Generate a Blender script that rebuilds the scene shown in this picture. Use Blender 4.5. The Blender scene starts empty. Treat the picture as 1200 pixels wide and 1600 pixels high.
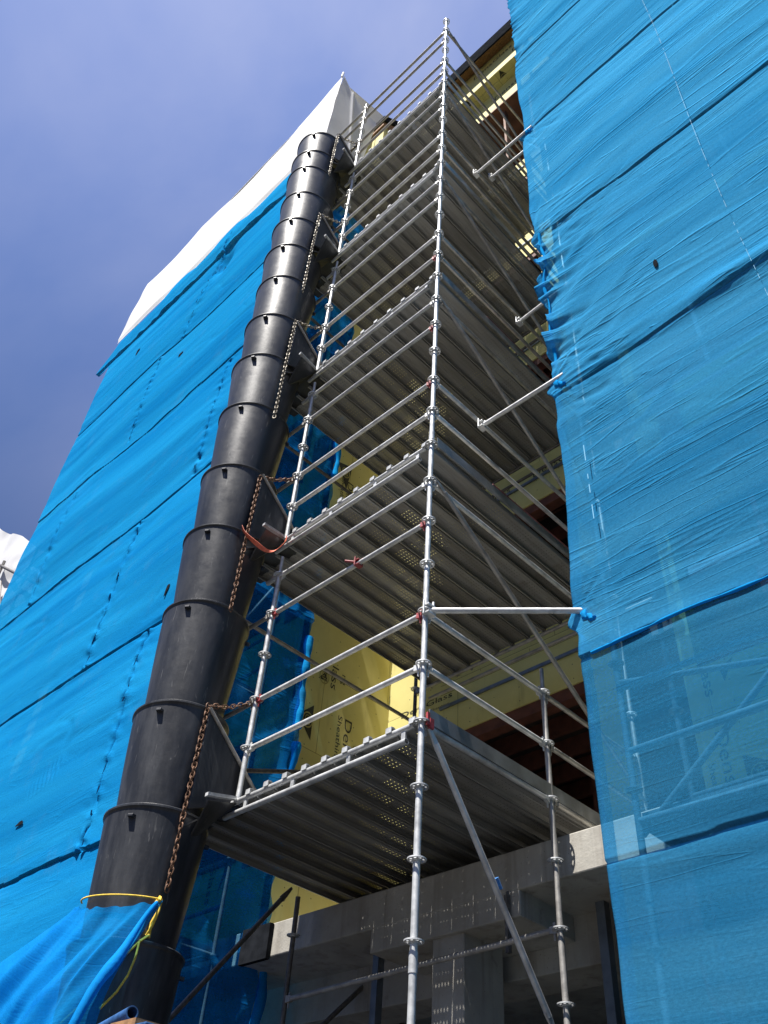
import bpy, bmesh, math, random
import numpy as np
from mathutils import Vector, Matrix
random.seed(4)
S = bpy.context.scene
COL = S.collection
GZ = -3.4            # ground level; z = 0 is the lowest rosette seen on the corner post

# ------------------------------------------------------------------ helpers
def vec(*a): return Vector(a if len(a) > 1 else a[0])

class MB:
    def __init__(s): s.v = []; s.f = []; s.uv = {}
    def box(s, x0, x1, y0, y1, z0, z1):
        b = len(s.v)
        s.v += [(x0,y0,z0),(x1,y0,z0),(x1,y1,z0),(x0,y1,z0),(x0,y0,z1),(x1,y0,z1),(x1,y1,z1),(x0,y1,z1)]
        for f in ((0,3,2,1),(4,5,6,7),(0,1,5,4),(1,2,6,5),(2,3,7,6),(3,0,4,7)):
            s.f.append(tuple(b+i for i in f))
        return s
    def tube(s, p, q, r, n=12, r2=None, hollow=0):
        p = vec(p); q = vec(q); d = (q-p).normalized()
        a = d.orthogonal().normalized()
        if abs(d.z) < .95: a = d.cross(Vector((0,0,1))).normalized()
        c = d.cross(a); r2 = r if r2 is None else r2
        b = len(s.v)
        rings = [(p,r),(q,r2)]
        if hollow: rings = [(p,r),(q,r2),(q,r2-hollow),(p,r-hollow)]
        for o,rr in rings:
            for i in range(n):
                t = 2*math.pi*i/n
                s.v.append(tuple(o+a*(rr*math.cos(t))+c*(rr*math.sin(t))))
        m = len(rings)
        pairs = [(0,1)] if not hollow else [(0,1),(1,2),(2,3),(3,0)]
        for (k,l) in pairs:
            for i in range(n):
                j = (i+1) % n
                s.f.append((b+k*n+i, b+k*n+j, b+l*n+j, b+l*n+i))
        if not hollow:
            s.f.append(tuple(b+i for i in reversed(range(n)))); s.f.append(tuple(b+n+i for i in range(n)))
        return s
    def path(s, pts, r, n=8):
        pts = [vec(p) for p in pts]; b = len(s.v); N = len(pts)
        up = None
        for k,p in enumerate(pts):
            d = (pts[min(k+1,N-1)]-pts[max(k-1,0)]).normalized()
            if up is None: up = d.orthogonal().normalized()
            up = (up-d*up.dot(d)).normalized(); c = d.cross(up)
            rr = r[k] if isinstance(r,(list,tuple)) else r
            for i in range(n):
                t = 2*math.pi*i/n; s.v.append(tuple(p+up*(rr*math.cos(t))+c*(rr*math.sin(t))))
        for k in range(N-1):
            for i in range(n):
                j=(i+1)%n; s.f.append((b+k*n+i,b+k*n+j,b+(k+1)*n+j,b+(k+1)*n+i))
        s.f.append(tuple(b+i for i in reversed(range(n)))); s.f.append(tuple(b+(N-1)*n+i for i in range(n)))
        return s
    def lathe(s, prof, n=48, cx=0, cy=0):
        b = len(s.v); m = len(prof)
        for i in range(n):
            t = 2*math.pi*i/n
            for r,z in prof: s.v.append((cx+r*math.cos(t), cy+r*math.sin(t), z))
        for i in range(n):
            j=(i+1)%n
            for k in range(m-1): s.f.append((b+i*m+k, b+j*m+k, b+j*m+k+1, b+i*m+k+1))
        return s
    def prism(s, poly, h):
        """poly: list of 3D points (planar), h: extrusion vector"""
        b=len(s.v); n=len(poly); h=vec(h)
        s.v += [tuple(vec(p)) for p in poly]+[tuple(vec(p)+h) for p in poly]
        s.f.append(tuple(b+i for i in reversed(range(n)))); s.f.append(tuple(b+n+i for i in range(n)))
        for i in range(n):
            j=(i+1)%n; s.f.append((b+i,b+j,b+n+j,b+n+i))
        return s
    def mesh(s, name):
        me = bpy.data.meshes.new(name); me.from_pydata(s.v, [], s.f); me.update()
        return me
    def build(s, name, mat, parent=None, smooth=False, loc=None, bevel=0):
        me = s.mesh(name)
        bm = bmesh.new(); bm.from_mesh(me); bmesh.ops.recalc_face_normals(bm, faces=bm.faces); bm.to_mesh(me); bm.free()
        return link(name, me, mat, parent, smooth, loc, bevel)

def link(name, me, mat, parent=None, smooth=False, loc=None, bevel=0):
    o = bpy.data.objects.new(name, me); COL.objects.link(o)
    if mat: me.materials.clear(); me.materials.append(mat)
    if smooth:
        for p in me.polygons: p.use_smooth = True
        me.set_sharp_from_angle(angle=math.radians(smooth if smooth > 1 else 40))
    if parent: o.parent = parent
    if loc: o.location = loc
    if bevel:
        m = o.modifiers.new('edge', 'BEVEL'); m.width = bevel; m.segments = 2; m.limit_method = 'ANGLE'
    return o

def copy(o, parent, loc=None, scale=None):
    c = o.copy(); COL.objects.link(c); c.parent = parent
    if loc is not None: c.location = loc
    return c

def tag(o, label, cat, group=None, kind=None):
    if label: o['label'] = label
    if cat: o['category'] = cat
    if group: o['group'] = group
    if kind: o['kind'] = kind
    return o
def thing(name, label, cat, group=None):
    o = bpy.data.objects.new(name, None); COL.objects.link(o); o.empty_display_size = .3
    return tag(o, label, cat, group)

def grid_mesh(name, P, uv):
    """P: (nv, nu, 3) array, uv: (nv, nu, 2)"""
    nv, nu = P.shape[:2]
    me = bpy.data.meshes.new(name)
    idx = np.arange(nv*nu).reshape(nv,nu)
    F = np.stack([idx[:-1,:-1],idx[:-1,1:],idx[1:,1:],idx[1:,:-1]],-1).reshape(-1,4)
    me.vertices.add(nv*nu); me.vertices.foreach_set('co', P.reshape(-1).astype(np.float32))
    me.loops.add(F.size); me.loops.foreach_set('vertex_index', F.reshape(-1).astype(np.int32))
    me.polygons.add(len(F)); me.polygons.foreach_set('loop_start', np.arange(0,F.size,4,dtype=np.int32))
    me.polygons.foreach_set('loop_total', np.full(len(F),4,dtype=np.int32))
    l = me.uv_layers.new(name='uv'); l.data.foreach_set('uv', uv.reshape(-1,2)[F.reshape(-1)].reshape(-1).astype(np.float32))
    me.update(); me.validate()
    for p in me.polygons: p.use_smooth = True
    return me

def _h(i, j, s):
    n = (i*374761393 + j*668265263 + s*982451653) & 0xffffffff
    n = ((n ^ (n >> 13))*1274126177) & 0xffffffff
    return ((n ^ (n >> 16)) & 0xffff)/65535.0
def noise(x, y, s=0):
    x = np.asarray(x,float); y = np.asarray(y,float); x,y = np.broadcast_arrays(x,y)
    i = np.floor(x).astype(np.int64); j = np.floor(y).astype(np.int64); a = x-i; b = y-j
    a = a*a*a*(a*(a*6-15)+10); b = b*b*b*(b*(b*6-15)+10)
    return ((_h(i,j,s)*(1-a)+_h(i+1,j,s)*a)*(1-b)+(_h(i,j+1,s)*(1-a)+_h(i+1,j+1,s)*a)*b)*2-1
def fbm(x, y, s=0, o=3):
    return sum(noise(x*2**k, y*2**k, s+k)/2**k for k in range(o))

# ------------------------------------------------------------------ materials
def new_mat(name):
    m = bpy.data.materials.new(name); m.use_nodes = True
    nt = m.node_tree; nt.nodes.clear()
    out = nt.nodes.new('ShaderNodeOutputMaterial')
    return m, nt, out
def nd(nt, t, ins=None, **kw):
    n = nt.nodes.new('ShaderNode'+t)
    for k,v in kw.items(): setattr(n,k,v)
    for k,v in (ins or {}).items():
        if hasattr(v,'links') or isinstance(v, bpy.types.NodeSocket): nt.links.new(v, n.inputs[k])
        else: n.inputs[k].default_value = v
    return n
def ramp(nt, fac, stops):
    r = nt.nodes.new('ShaderNodeValToRGB'); nt.links.new(fac, r.inputs[0])
    e = r.color_ramp.elements
    while len(e) < len(stops): e.new(.5)
    for k,(p,c) in enumerate(stops):
        e[k].position = p; e[k].color = (*c,1) if len(c)==3 else c
    return r.outputs[0]
def g(v): return (v,v,v)
def coords(nt, kind='Object', scale=(1,1,1), rot=(0,0,0), loc=(0,0,0)):
    tc = nd(nt,'TexCoord'); mp = nd(nt,'Mapping',{'Vector':tc.outputs[kind],'Scale':scale,'Rotation':rot,'Location':loc})
    return mp.outputs[0]
def uvc(nt, scale=(1,1,1), rot=(0,0,0)):
    tc = nd(nt,'UVMap', uv_map='uv'); mp = nd(nt,'Mapping',{'Vector':tc.outputs[0],'Scale':scale,'Rotation':rot}); return mp.outputs[0]
def tnoise(nt, v, scale, detail=4, rough=.55, dist=0):
    return nd(nt,'TexNoise',{'Vector':v,'Scale':scale,'Detail':detail,'Roughness':rough,'Distortion':dist}).outputs[0]
def bump(nt, h, strength, dist=.01):
    return nd(nt,'Bump',{'Height':h,'Strength':strength,'Distance':dist}).outputs[0]
def mixc(nt, fac, a, b, blend='MIX'):
    m = nd(nt,'Mix', data_type='RGBA', blend_type=blend)
    def s(sock, v):
        if isinstance(v, bpy.types.NodeSocket): nt.links.new(v, sock)
        else: sock.default_value = (*v,1) if isinstance(v,tuple) and len(v)==3 else v
    s(m.inputs[0],fac); s(m.inputs[6],a); s(m.inputs[7],b)
    return m.outputs[2]
def math_(nt, op, a, b=None, c=None, clamp=False):
    m = nd(nt,'Math', operation=op, use_clamp=clamp)
    for i,v in enumerate((a,b,c)):
        if v is None: continue
        if isinstance(v, bpy.types.NodeSocket): nt.links.new(v, m.inputs[i])
        else: m.inputs[i].default_value = v
    return m.outputs[0]

def simple(name, col, rough=.6, metal=0, var=.25, scale=6, bump_s=.15, bscale=60, spec=.5, stops=None, rscale=None):
    m, nt, out = new_mat(name)
    v = coords(nt)
    n1 = tnoise(nt, v, scale, 6, .6)
    lo = tuple(c*(1-var) for c in col); hi = tuple(min(1,c*(1+var)) for c in col)
    c = ramp(nt, n1, stops or [(.3,lo),(.7,hi)])
    info = nd(nt,'ObjectInfo')
    c2 = mixc(nt, math_(nt,'MULTIPLY',info.outputs['Random'],.22), c, (0,0,0))
    b = nd(nt,'BsdfPrincipled',{'Base Color':c2,'Metallic':metal,'Specular IOR Level':spec})
    rr = math_(nt,'MULTIPLY_ADD', tnoise(nt,v,rscale or scale*2,4), .35, rough-.17)
    nt.links.new(rr, b.inputs['Roughness'])
    if bump_s: nt.links.new(bump(nt, tnoise(nt,v,bscale,4), bump_s,.004), b.inputs['Normal'])
    nt.links.new(b.outputs[0], out.inputs[0])
    return m

M = {}
M['galv'] = simple('galvanised_tube', (.58,.59,.59), .45, .35, .3, 9, .08, 90)
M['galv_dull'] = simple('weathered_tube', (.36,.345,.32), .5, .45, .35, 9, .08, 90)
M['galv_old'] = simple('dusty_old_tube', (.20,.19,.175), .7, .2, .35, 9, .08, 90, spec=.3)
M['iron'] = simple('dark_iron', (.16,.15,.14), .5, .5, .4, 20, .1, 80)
M['red'] = simple('red_paint', (.30,.04,.045), .5, 0, .4, 60, .1, 120)
M['rust'] = simple('rusty_chain', (.16,.085,.05), .7, .3, .6, 40, .2, 120)
M['chain'] = simple('dirty_zinc_chain', (.28,.25,.2), .5, .5, .5, 40, .2, 120)
M['rope'] = simple('yellow_rope', (.75,.52,.06), .8, 0, .3, 50, .3, 200)
M['orange'] = simple('orange_strap', (.85,.17,.09), .7, 0, .3, 25, .2, 120)
M['wood'] = simple('brown_plywood', (.21,.095,.05), .75, 0, .4, 3, .1, 60)
M['osb'] = simple('strand_board', (.30,.16,.07), .8, 0, .5, 22, .2, 60)
M['stud'] = simple('red_brown_timber', (.13,.045,.03), .75, 0, .4, 8, .1, 60)
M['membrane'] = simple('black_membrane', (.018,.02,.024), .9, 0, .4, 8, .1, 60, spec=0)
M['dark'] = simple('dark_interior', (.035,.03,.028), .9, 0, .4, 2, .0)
M['ink'] = simple('black_print', (.035,.034,.02), .8, 0, .5, 40, 0)
M['ink2'] = simple('yellow_print', (.40,.34,.10), .8, 0, .2, 40, 0)
M['brick'] = simple('red_brown_panel', (.25,.06,.05), .8, 0, .3, 5, .1)
M['frame'] = simple('white_frame', (.65,.65,.62), .5, 0, .1, 5, 0)
M['steel'] = simple('bluish_stud', (.20,.23,.26), .45, .6, .3, 6, .05)
M['net_dark'] = simple('dark_blue_gap', (.006,.03,.09), .9, 0, .3, 5, 0, spec=0)
M['bluepaint'] = simple('blue_painted_steel', (.03,.10,.26), .5, .2, .5, 14, .2)

def mat_ground():
    m, nt, out = new_mat('gravel_ground'); v = coords(nt)
    c = ramp(nt, tnoise(nt,v,1.3,8,.7), [(.3,(.035,.033,.03)),(.7,(.065,.06,.053))])
    b = nd(nt,'BsdfPrincipled',{'Base Color':c,'Roughness':.95,'Normal':bump(nt,tnoise(nt,v,30,6),.6,.02)})
    nt.links.new(b.outputs[0],out.inputs[0]); return m
M['ground'] = mat_ground()

def mat_concrete():
    m, nt, out = new_mat('concrete'); v = coords(nt)
    n1 = tnoise(nt,v,1.1,8,.65); n2 = tnoise(nt,v,7,6,.6)
    c = ramp(nt,n1,[(.3,(.25,.235,.205)),(.65,(.42,.405,.365))])
    # runs: vertical streaks
    st = tnoise(nt,coords(nt,scale=(7,7,.35)),1.0,5,.6)
    c = mixc(nt, ramp(nt,st,[(.52,g(0)),(.72,g(.55))]), c, (.13,.11,.085))
    c = mixc(nt, ramp(nt,n2,[(.62,g(0)),(.7,g(.5))]), c, (.2,.19,.17))
    # grey oval smears in a row, blow holes
    vo = nd(nt,'TexVoronoi',{'Vector':v,'Scale':26.0}).outputs['Distance']
    hole = ramp(nt,vo,[(.06,g(1)),(.10,g(0))])
    hole = math_(nt,'MULTIPLY',hole,ramp(nt,n1,[(.48,g(0)),(.56,g(1))]))
    c = mixc(nt,hole,c,(.06,.05,.045))
    b = nd(nt,'BsdfPrincipled',{'Base Color':c,'Roughness':.9,'Normal':bump(nt,math_(nt,'SUBTRACT',tnoise(nt,v,18,8,.7),hole),.5,.012)})
    nt.links.new(b.outputs[0],out.inputs[0]); return m
M['concrete'] = mat_concrete()

def mat_sheathing():
    m, nt, out = new_mat('yellow_sheathing')
    v = uvc(nt)
    sep = nd(nt,'SeparateXYZ',{'Vector':v})
    u, w = sep.outputs[0], sep.outputs[1]
    base = ramp(nt,tnoise(nt,v,1.2,6,.6),[(.3,(.55,.485,.165)),(.7,(.67,.60,.23))])
    # board joints
    br = nd(nt,'TexBrick',{'Vector':v,'Scale':1.0,'Mortar Size':.004,'Brick Width':2.44,'Row Height':1.22,'Mortar Smooth':.2,'Color1':(1,1,1,1),'Color2':(.90,.90,.9,1),'Mortar':(.3,.28,.2,1)},offset=.5)
    c = mixc(nt,1.0,base,br.outputs[0],'MULTIPLY')
    # fixings in lines
    def dots(pu,pv,r):
        a = math_(nt,'SUBTRACT',math_(nt,'FRACT',math_(nt,'DIVIDE',u,pu)),.5); a = math_(nt,'MULTIPLY',a,pu)
        bb = math_(nt,'SUBTRACT',math_(nt,'FRACT',math_(nt,'DIVIDE',w,pv)),.5); bb = math_(nt,'MULTIPLY',bb,pv)
        d = math_(nt,'SQRT',math_(nt,'ADD',math_(nt,'MULTIPLY',a,a),math_(nt,'MULTIPLY',bb,bb)))
        return math_(nt,'LESS_THAN',d,r)
    d = dots(.406,.2,.009)
    d = math_(nt,'MULTIPLY',d,math_(nt,'GREATER_THAN',tnoise(nt,v,9,2),.42))
    c = mixc(nt,math_(nt,'MULTIPLY',d,.8),c,(.08,.07,.03))
    sm = ramp(nt,tnoise(nt,uvc(nt,(3,.5,1)),2.0,6,.65),[(.58,g(0)),(.75,g(.35))])
    c = mixc(nt,sm,c,(.20,.17,.06))
    b = nd(nt,'BsdfPrincipled',{'Base Color':c,'Roughness':.75,'Normal':bump(nt,tnoise(nt,v,80,3),.08,.003)})
    nt.links.new(b.outputs[0],out.inputs[0]); return m
M['yellow'] = mat_sheathing()

def mat_poly():
    m, nt, out = new_mat('black_polyethylene'); v = coords(nt)
    info = nd(nt,'ObjectInfo')
    vs = nd(nt,'Mapping',{'Vector':v,'Scale':(1,1,.18)}).outputs[0]
    dust = ramp(nt,tnoise(nt,vs,5,7,.65),[(.40,g(0)),(.76,g(.6))])
    dust = math_(nt,'MULTIPLY',dust,math_(nt,'MULTIPLY_ADD',info.outputs['Random'],.9,.25))
    c = mixc(nt,dust,(.019,.021,.026),(.122,.126,.133))
    scr = ramp(nt,tnoise(nt,nd(nt,'Mapping',{'Vector':v,'Scale':(9,9,1.2),'Rotation':(.3,.2,0)}).outputs[0],4,3,.5,.6),[(.66,g(0)),(.72,g(.6))])
    c = mixc(nt,scr,c,(.13,.13,.13))
    r = math_(nt,'MULTIPLY_ADD',tnoise(nt,v,7,6,.7),.32,.24)
    b = nd(nt,'BsdfPrincipled',{'Base Color':c,'Roughness':r,'Specular IOR Level':.42,'Normal':bump(nt,tnoise(nt,v,14,6,.6),.12,.01)})
    nt.links.new(b.outputs[0],out.inputs[0]); return m
M['poly'] = mat_poly()

def mat_deck():
    m, nt, out = new_mat('perforated_steel_plank')
    v = uvc(nt); sep = nd(nt,'SeparateXYZ',{'Vector':v}); u,w = sep.outputs[0],sep.outputs[1]
    info = nd(nt,'ObjectInfo'); rnd = info.outputs['Random']
    ob = coords(nt)
    st = tnoise(nt,nd(nt,'Mapping',{'Vector':ob,'Scale':(14,1.2,14)}).outputs[0],1.0,5,.6)
    c = ramp(nt,st,[(.3,(.24,.237,.225)),(.7,(.42,.415,.40))])
    c = mixc(nt,math_(nt,'MULTIPLY',rnd,.6),c,(.11,.10,.085))
    c = mixc(nt,ramp(nt,tnoise(nt,ob,3,6,.6),[(.6,g(0)),(.72,g(.45))]),c,(.13,.09,.055))
    b = nd(nt,'BsdfPrincipled',{'Base Color':c,'Metallic':.35,'Roughness':.52})
    p = .034
    a1 = math_(nt,'MULTIPLY',math_(nt,'SUBTRACT',math_(nt,'FRACT',math_(nt,'DIVIDE',u,p)),.5),p)
    a2 = math_(nt,'MULTIPLY',math_(nt,'SUBTRACT',math_(nt,'FRACT',math_(nt,'DIVIDE',w,p*1.35)),.5),p*1.35)
    d = math_(nt,'SQRT',math_(nt,'ADD',math_(nt,'MULTIPLY',a1,a1),math_(nt,'MULTIPLY',a2,a2)))
    hole = math_(nt,'LESS_THAN',d,.0042)
    # perforated zone only in a centre field of the tread (u given negative elsewhere)
    hole = math_(nt,'MULTIPLY',hole,math_(nt,'GREATER_THAN',u,.034))
    hole = math_(nt,'MULTIPLY',hole,math_(nt,'LESS_THAN',u,.204))
    grp = math_(nt,'FRACT',math_(nt,'DIVIDE',w,.42)); hole = math_(nt,'MULTIPLY',hole,math_(nt,'GREATER_THAN',grp,.20))
    tr = nd(nt,'BsdfTransparent')
    mx = nd(nt,'MixShader',{0:hole,1:b.outputs[0],2:tr.outputs[0]})
    nt.links.new(mx.outputs[0],out.inputs[0]); return m
M['deck'] = mat_deck()
M['toe'] = simple('toe_board_steel', (.34,.35,.36), .4, .55, .35, 4, .06, 50)

def mat_net(name, c1, c2, open_fac, tint=(.25,.62,.95), panels=None, fold=.3):
    m, nt, out = new_mat(name); v = uvc(nt)
    band = tnoise(nt,uvc(nt,(.10,1.6,1)),1.0,4,.55)
    band2 = tnoise(nt,uvc(nt,(.35,7,1),(0,0,.04)),1.0,4,.6)
    f = math_(nt,'ADD',math_(nt,'MULTIPLY',band,.65),math_(nt,'MULTIPLY',band2,.35))
    c = ramp(nt,f,[(.38,c1),(.62,c2)])
    dirt = ramp(nt,tnoise(nt,v,1.7,7,.7),[(.55,g(0)),(.8,g(.25))])
    c = mixc(nt,dirt,c,(.12,.38,.62))
    weave = tnoise(nt,uvc(nt,(150,150,1)),1.0,2)
    weft = tnoise(nt,uvc(nt,(6,90,1)),1.0,3)
    h = math_(nt,'ADD',math_(nt,'MULTIPLY',weave,.5),weft)
    cr=None
    for k,(sx,sy,rz,sc) in enumerate(((.22,2.1,.10,1.0),(.35,3.4,.22,1.0),(.30,4.6,-.12,1.0),(.6,7.5,.16,1.0))):
        n_=tnoise(nt,uvc(nt,(sx,sy,1),(0,0,rz)),sc,2,.5,.25)
        r_=ramp(nt,math_(nt,'ABSOLUTE',math_(nt,'SUBTRACT',n_,.5)),[(0,g(1)),(.022,g(0))])
        mk=ramp(nt,tnoise(nt,uvc(nt,(.35,.9,1),(0,0,k*.7)),1.0+.2*k,2),[(.46,g(0)),(.62,g(1))])
        r_=math_(nt,'MULTIPLY',r_,mk); cr=r_ if cr is None else math_(nt,'ADD',cr,r_)
    grain=tnoise(nt,uvc(nt,(38,60,1)),1.0,3,.7)
    c=mixc(nt,1.0,c,ramp(nt,grain,[(.25,g(.74)),(.75,g(1.12))]),'MULTIPLY')
    nrm = bump(nt,h,.22,.006)
    if panels:
        cr=math_(nt,'MULTIPLY',cr,nd(nt,'MapRange',{'Value':nd(nt,'SeparateXYZ',{'Vector':v}).outputs[1],'From Min':1.2,'From Max':5.0,'To Min':.12,'To Max':1.0}).outputs[0])
    nrm = nd(nt,'Bump',{'Height':cr,'Strength':fold,'Distance':.022,'Normal':nrm}).outputs[0]
    dif = nd(nt,'BsdfDiffuse',{'Color':c,'Roughness':0.0,'Normal':nrm})
    trl = nd(nt,'BsdfTranslucent',{'Color':c,'Normal':nrm})
    mx = nd(nt,'MixShader',{0:.33,1:dif.outputs[0],2:trl.outputs[0]})
    tr = nd(nt,'BsdfTransparent',{'Color':(*tint,1)})
    if panels:   # each lift is a separate cloth, some newer and more open than others
        vz=nd(nt,'SeparateXYZ',{'Vector':v}).outputs[1]
        vz=nd(nt,'MapRange',{'Value':vz,'From Min':-3.4,'From Max':16.6}).outputs[0]
        r_=nt.nodes.new('ShaderNodeValToRGB'); nt.links.new(vz,r_.inputs[0]); r_.color_ramp.interpolation='CONSTANT'
        e=r_.color_ramp.elements
        while len(e)<len(panels): e.new(.5)
        for k,(zz,f_) in enumerate(panels): e[k].position=(zz+3.4)/20; e[k].color=(f_,f_,f_,1)
        open_fac=r_.outputs[0]
    of = math_(nt,'MULTIPLY_ADD',math_(nt,'SUBTRACT',band2,.5),.22,open_fac,clamp=True)
    of = math_(nt,'MULTIPLY_ADD',math_(nt,'SUBTRACT',weave,.5),.15,of,clamp=True)
    mx2 = nd(nt,'MixShader',{0:of,1:mx.outputs[0],2:tr.outputs[0]})
    nt.links.new(mx2.outputs[0],out.inputs[0]); return m
M['net_l'] = mat_net('blue_netting', (.008,.25,.62), (.018,.37,.79), .05, fold=.10)
M['net_r'] = mat_net('blue_netting_worn', (.030,.285,.60), (.072,.43,.80), .20, tint=(.36,.70,.95), panels=((-3.4,.56),(.51,.62),(2.02,.40),(5.18,.25),(8.25,.10),(14.3,.05)), fold=.42)
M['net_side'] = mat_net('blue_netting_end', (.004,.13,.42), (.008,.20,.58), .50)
M['net_drape'] = mat_net('blue_netting_loose', (.008,.23,.60), (.016,.34,.80), .40, fold=.10)

M['net_drape2'] = mat_net('blue_netting_rolled', (.008,.23,.60), (.016,.34,.80), .12, fold=.06)

def mat_white():
    m, nt, out = new_mat('white_sheeting'); v = coords(nt)
    c = ramp(nt,tnoise(nt,v,1.5,5),[(.3,(.74,.75,.77)),(.7,(.82,.82,.83))])
    nrm = bump(nt,tnoise(nt,v,2.0,5,.5,.3),.12,.04)
    d = nd(nt,'BsdfPrincipled',{'Base Color':c,'Roughness':.6,'Specular IOR Level':.25,'Normal':nrm})
    t = nd(nt,'BsdfTranslucent',{'Color':c})
    mx = nd(nt,'MixShader',{0:.22,1:d.outputs[0],2:t.outputs[0]})
    nt.links.new(mx.outputs[0],out.inputs[0]); return m
M['white'] = mat_white()

# ------------------------------------------------------------------ ground
gm = MB(); gm.box(-300,300,-300,300,GZ-.2,GZ)
tag(gm.build('ground', M['ground']), None, None, kind='structure')

# ------------------------------------------------------------------ scaffold tower
tower = thing('scaffold_tower','galvanised scaffold tower with five perforated steel plank decks standing between two blue nets','scaffold')
R_T = .0242
def rosette_mesh():
    b = MB(); n = 24
    def ring(r0,r1,z0,z1):
        k=len(b.v)
        for i in range(n):
            t=2*math.pi*i/n; c,s=math.cos(t),math.sin(t)
            b.v.extend([(r0*c,r0*s,z0),(r1*c,r1*s,z0),(r1*c,r1*s,z1),(r0*c,r0*s,z1)])
        for i in range(n):
            j=(i+1)%n
            for a in range(4):
                e=(a+1)%4; b.f.append((k+i*4+a,k+j*4+a,k+j*4+e,k+i*4+e))
    ring(.051,.064,-.0045,.0045); ring(.0243,.037,-.0042,.0042); ring(.0244,.029,-.014,.014)
    for i in range(8):
        t=2*math.pi*i/8; c,s=math.cos(t),math.sin(t); w=.007
        p=[(.036*c-w*s,.036*s+w*c),(.052*c-w*s,.052*s+w*c),(.052*c+w*s,.052*s-w*c),(.036*c+w*s,.036*s-w*c)]
        b.prism([(x,y,-.004) for x,y in p],(0,0,.008))
    return b.mesh('rosette')
ROS = rosette_mesh()
bm=bmesh.new(); bm.from_mesh(ROS); bmesh.ops.recalc_face_normals(bm,faces=bm.faces); bm.to_mesh(ROS); bm.free()
ROS.materials.append(M['galv'])
def post(x,y,z0,z1,idx,mat='galv',spigot=False,joints=()):
    b=MB(); b.tube((x,y,z0),(x,y,z1),R_T,16)
    if spigot: b.tube((x,y,z1),(x,y,z1+.2),.019,12)
    for j in joints: b.tube((x,y,j-.06),(x,y,j+.06),R_T+.004,16)
    o=b.build('post',M[mat],tower,smooth=True)
    for i in idx:
        c=bpy.data.objects.new('rosette',ROS); COL.objects.link(c); c.parent=o; c.location=(x,y,i*.5); c.rotation_euler=(0,0,.02*((i*7)%5))
    return o
post(0,0,GZ,16.6,range(-6,34),joints=(-.12,4.62,10.6))
for k in range(5):
    d=3+6*k
    post(-2.128,0,d*.5-.02,d*.5+2.55,range(d+1,d+6),spigot=(k<5))
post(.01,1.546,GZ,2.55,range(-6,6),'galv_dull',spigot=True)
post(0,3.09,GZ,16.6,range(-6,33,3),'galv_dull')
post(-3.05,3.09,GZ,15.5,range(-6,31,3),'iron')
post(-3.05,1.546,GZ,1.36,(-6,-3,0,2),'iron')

def ledger(p,q,mat='galv',heads=(1,1),red=(0,0),sleeve=None):
    p=vec(p); q=vec(q); d=(q-p).normalized(); b=MB()
    b.tube(p+d*.08,q-d*.08,R_T-.001,14)
    def head(o,dr,bm_):
        s=vec(0,0,1).cross(dr)
        bm_.prism([o+dr*.026+s*.011+vec(0,0,-.03),o+dr*.085+s*.022+vec(0,0,-.024),o+dr*.085+s*.022+vec(0,0,.024),o+dr*.026+s*.011+vec(0,0,.03)],-s*.034)
        bm_.prism([o+dr*.045+s*.005+vec(0,0,-.075),o+dr*.056+s*.005+vec(0,0,-.075),o+dr*.062+s*.005+vec(0,0,.055),o+dr*.040+s*.005+vec(0,0,.055)],-s*.010)
    if heads[0] and not red[0]: head(p,d,b)
    if heads[1] and not red[1]: head(q,-d,b)
    o=b.build('ledger',M[mat],tower,smooth=True)
    for f,(pt,dr) in zip(red,((p,d),(q,-d))):
        if f:
            h=MB(); head(pt,dr,h); h.build('wedge_head',M['red'],o)
    return o
def z(i): return i*.5-.015
redset={7,5,13,16,11}
for k in range(5):
    d=3+6*k
    for j in (1,2,4,5):
        i=d+j
        if i in (31,32) or True:
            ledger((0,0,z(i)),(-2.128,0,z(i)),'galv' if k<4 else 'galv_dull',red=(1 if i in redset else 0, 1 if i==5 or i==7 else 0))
    for j in ((4,5) if k<4 else ()):
        i=d+j
        if j==5: ledger((-2.128,0,z(i)),(-2.40,0,z(i)),heads=(1,0))
        else: ledger((-2.128,0,z(i)),(-3.05,0,z(i)),'galv_dull',heads=(1,0))
    ledger((-2.128,0,z(d+2)),(-3.05,0,z(d+2)),'galv_dull',heads=(1,0))
    if k==4:
        for i in (31,32,29): ledger((-2.128,0,z(i)),(-3.05,0,z(i)),'galv_dull',heads=(1,0))
# right side guard rails
ledger((0,0,z(4)),(0.01,1.546,z(4)),red=(0,0)); ledger((.01,1.546,z(4)),(0,3.09,z(4)),'galv_dull')
ledger((0,0,z(5)),(0.01,1.546,z(5))); ledger((.01,1.546,z(5)),(0,3.09,z(5)),'galv_dull')
ledger((0,0,z(3)),(0.01,1.546,z(3)),'galv'); ledger((.01,1.546,z(3)),(0,3.09,z(3)),'galv_dull')
for i in (8,10,11,14,16,17,20,22,23,26,28,29,32):
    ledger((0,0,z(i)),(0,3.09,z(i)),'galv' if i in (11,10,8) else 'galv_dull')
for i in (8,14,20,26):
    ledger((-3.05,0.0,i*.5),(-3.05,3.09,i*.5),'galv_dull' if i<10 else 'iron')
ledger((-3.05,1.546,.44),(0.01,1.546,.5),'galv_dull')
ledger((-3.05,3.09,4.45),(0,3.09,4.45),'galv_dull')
ledger((-3.05,3.28,4.42),(.5,3.28,4.42),'galv_dull',heads=(0,0))
for d in (9,15,21):
    if d>9: ledger((-3.05,3.09,d*.5-.05),(0,3.09,d*.5-.05),'iron'); ledger((-3.05,3.28,d*.5-.08),(.5,3.28,d*.5-.08),'iron',heads=(0,0))
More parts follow.
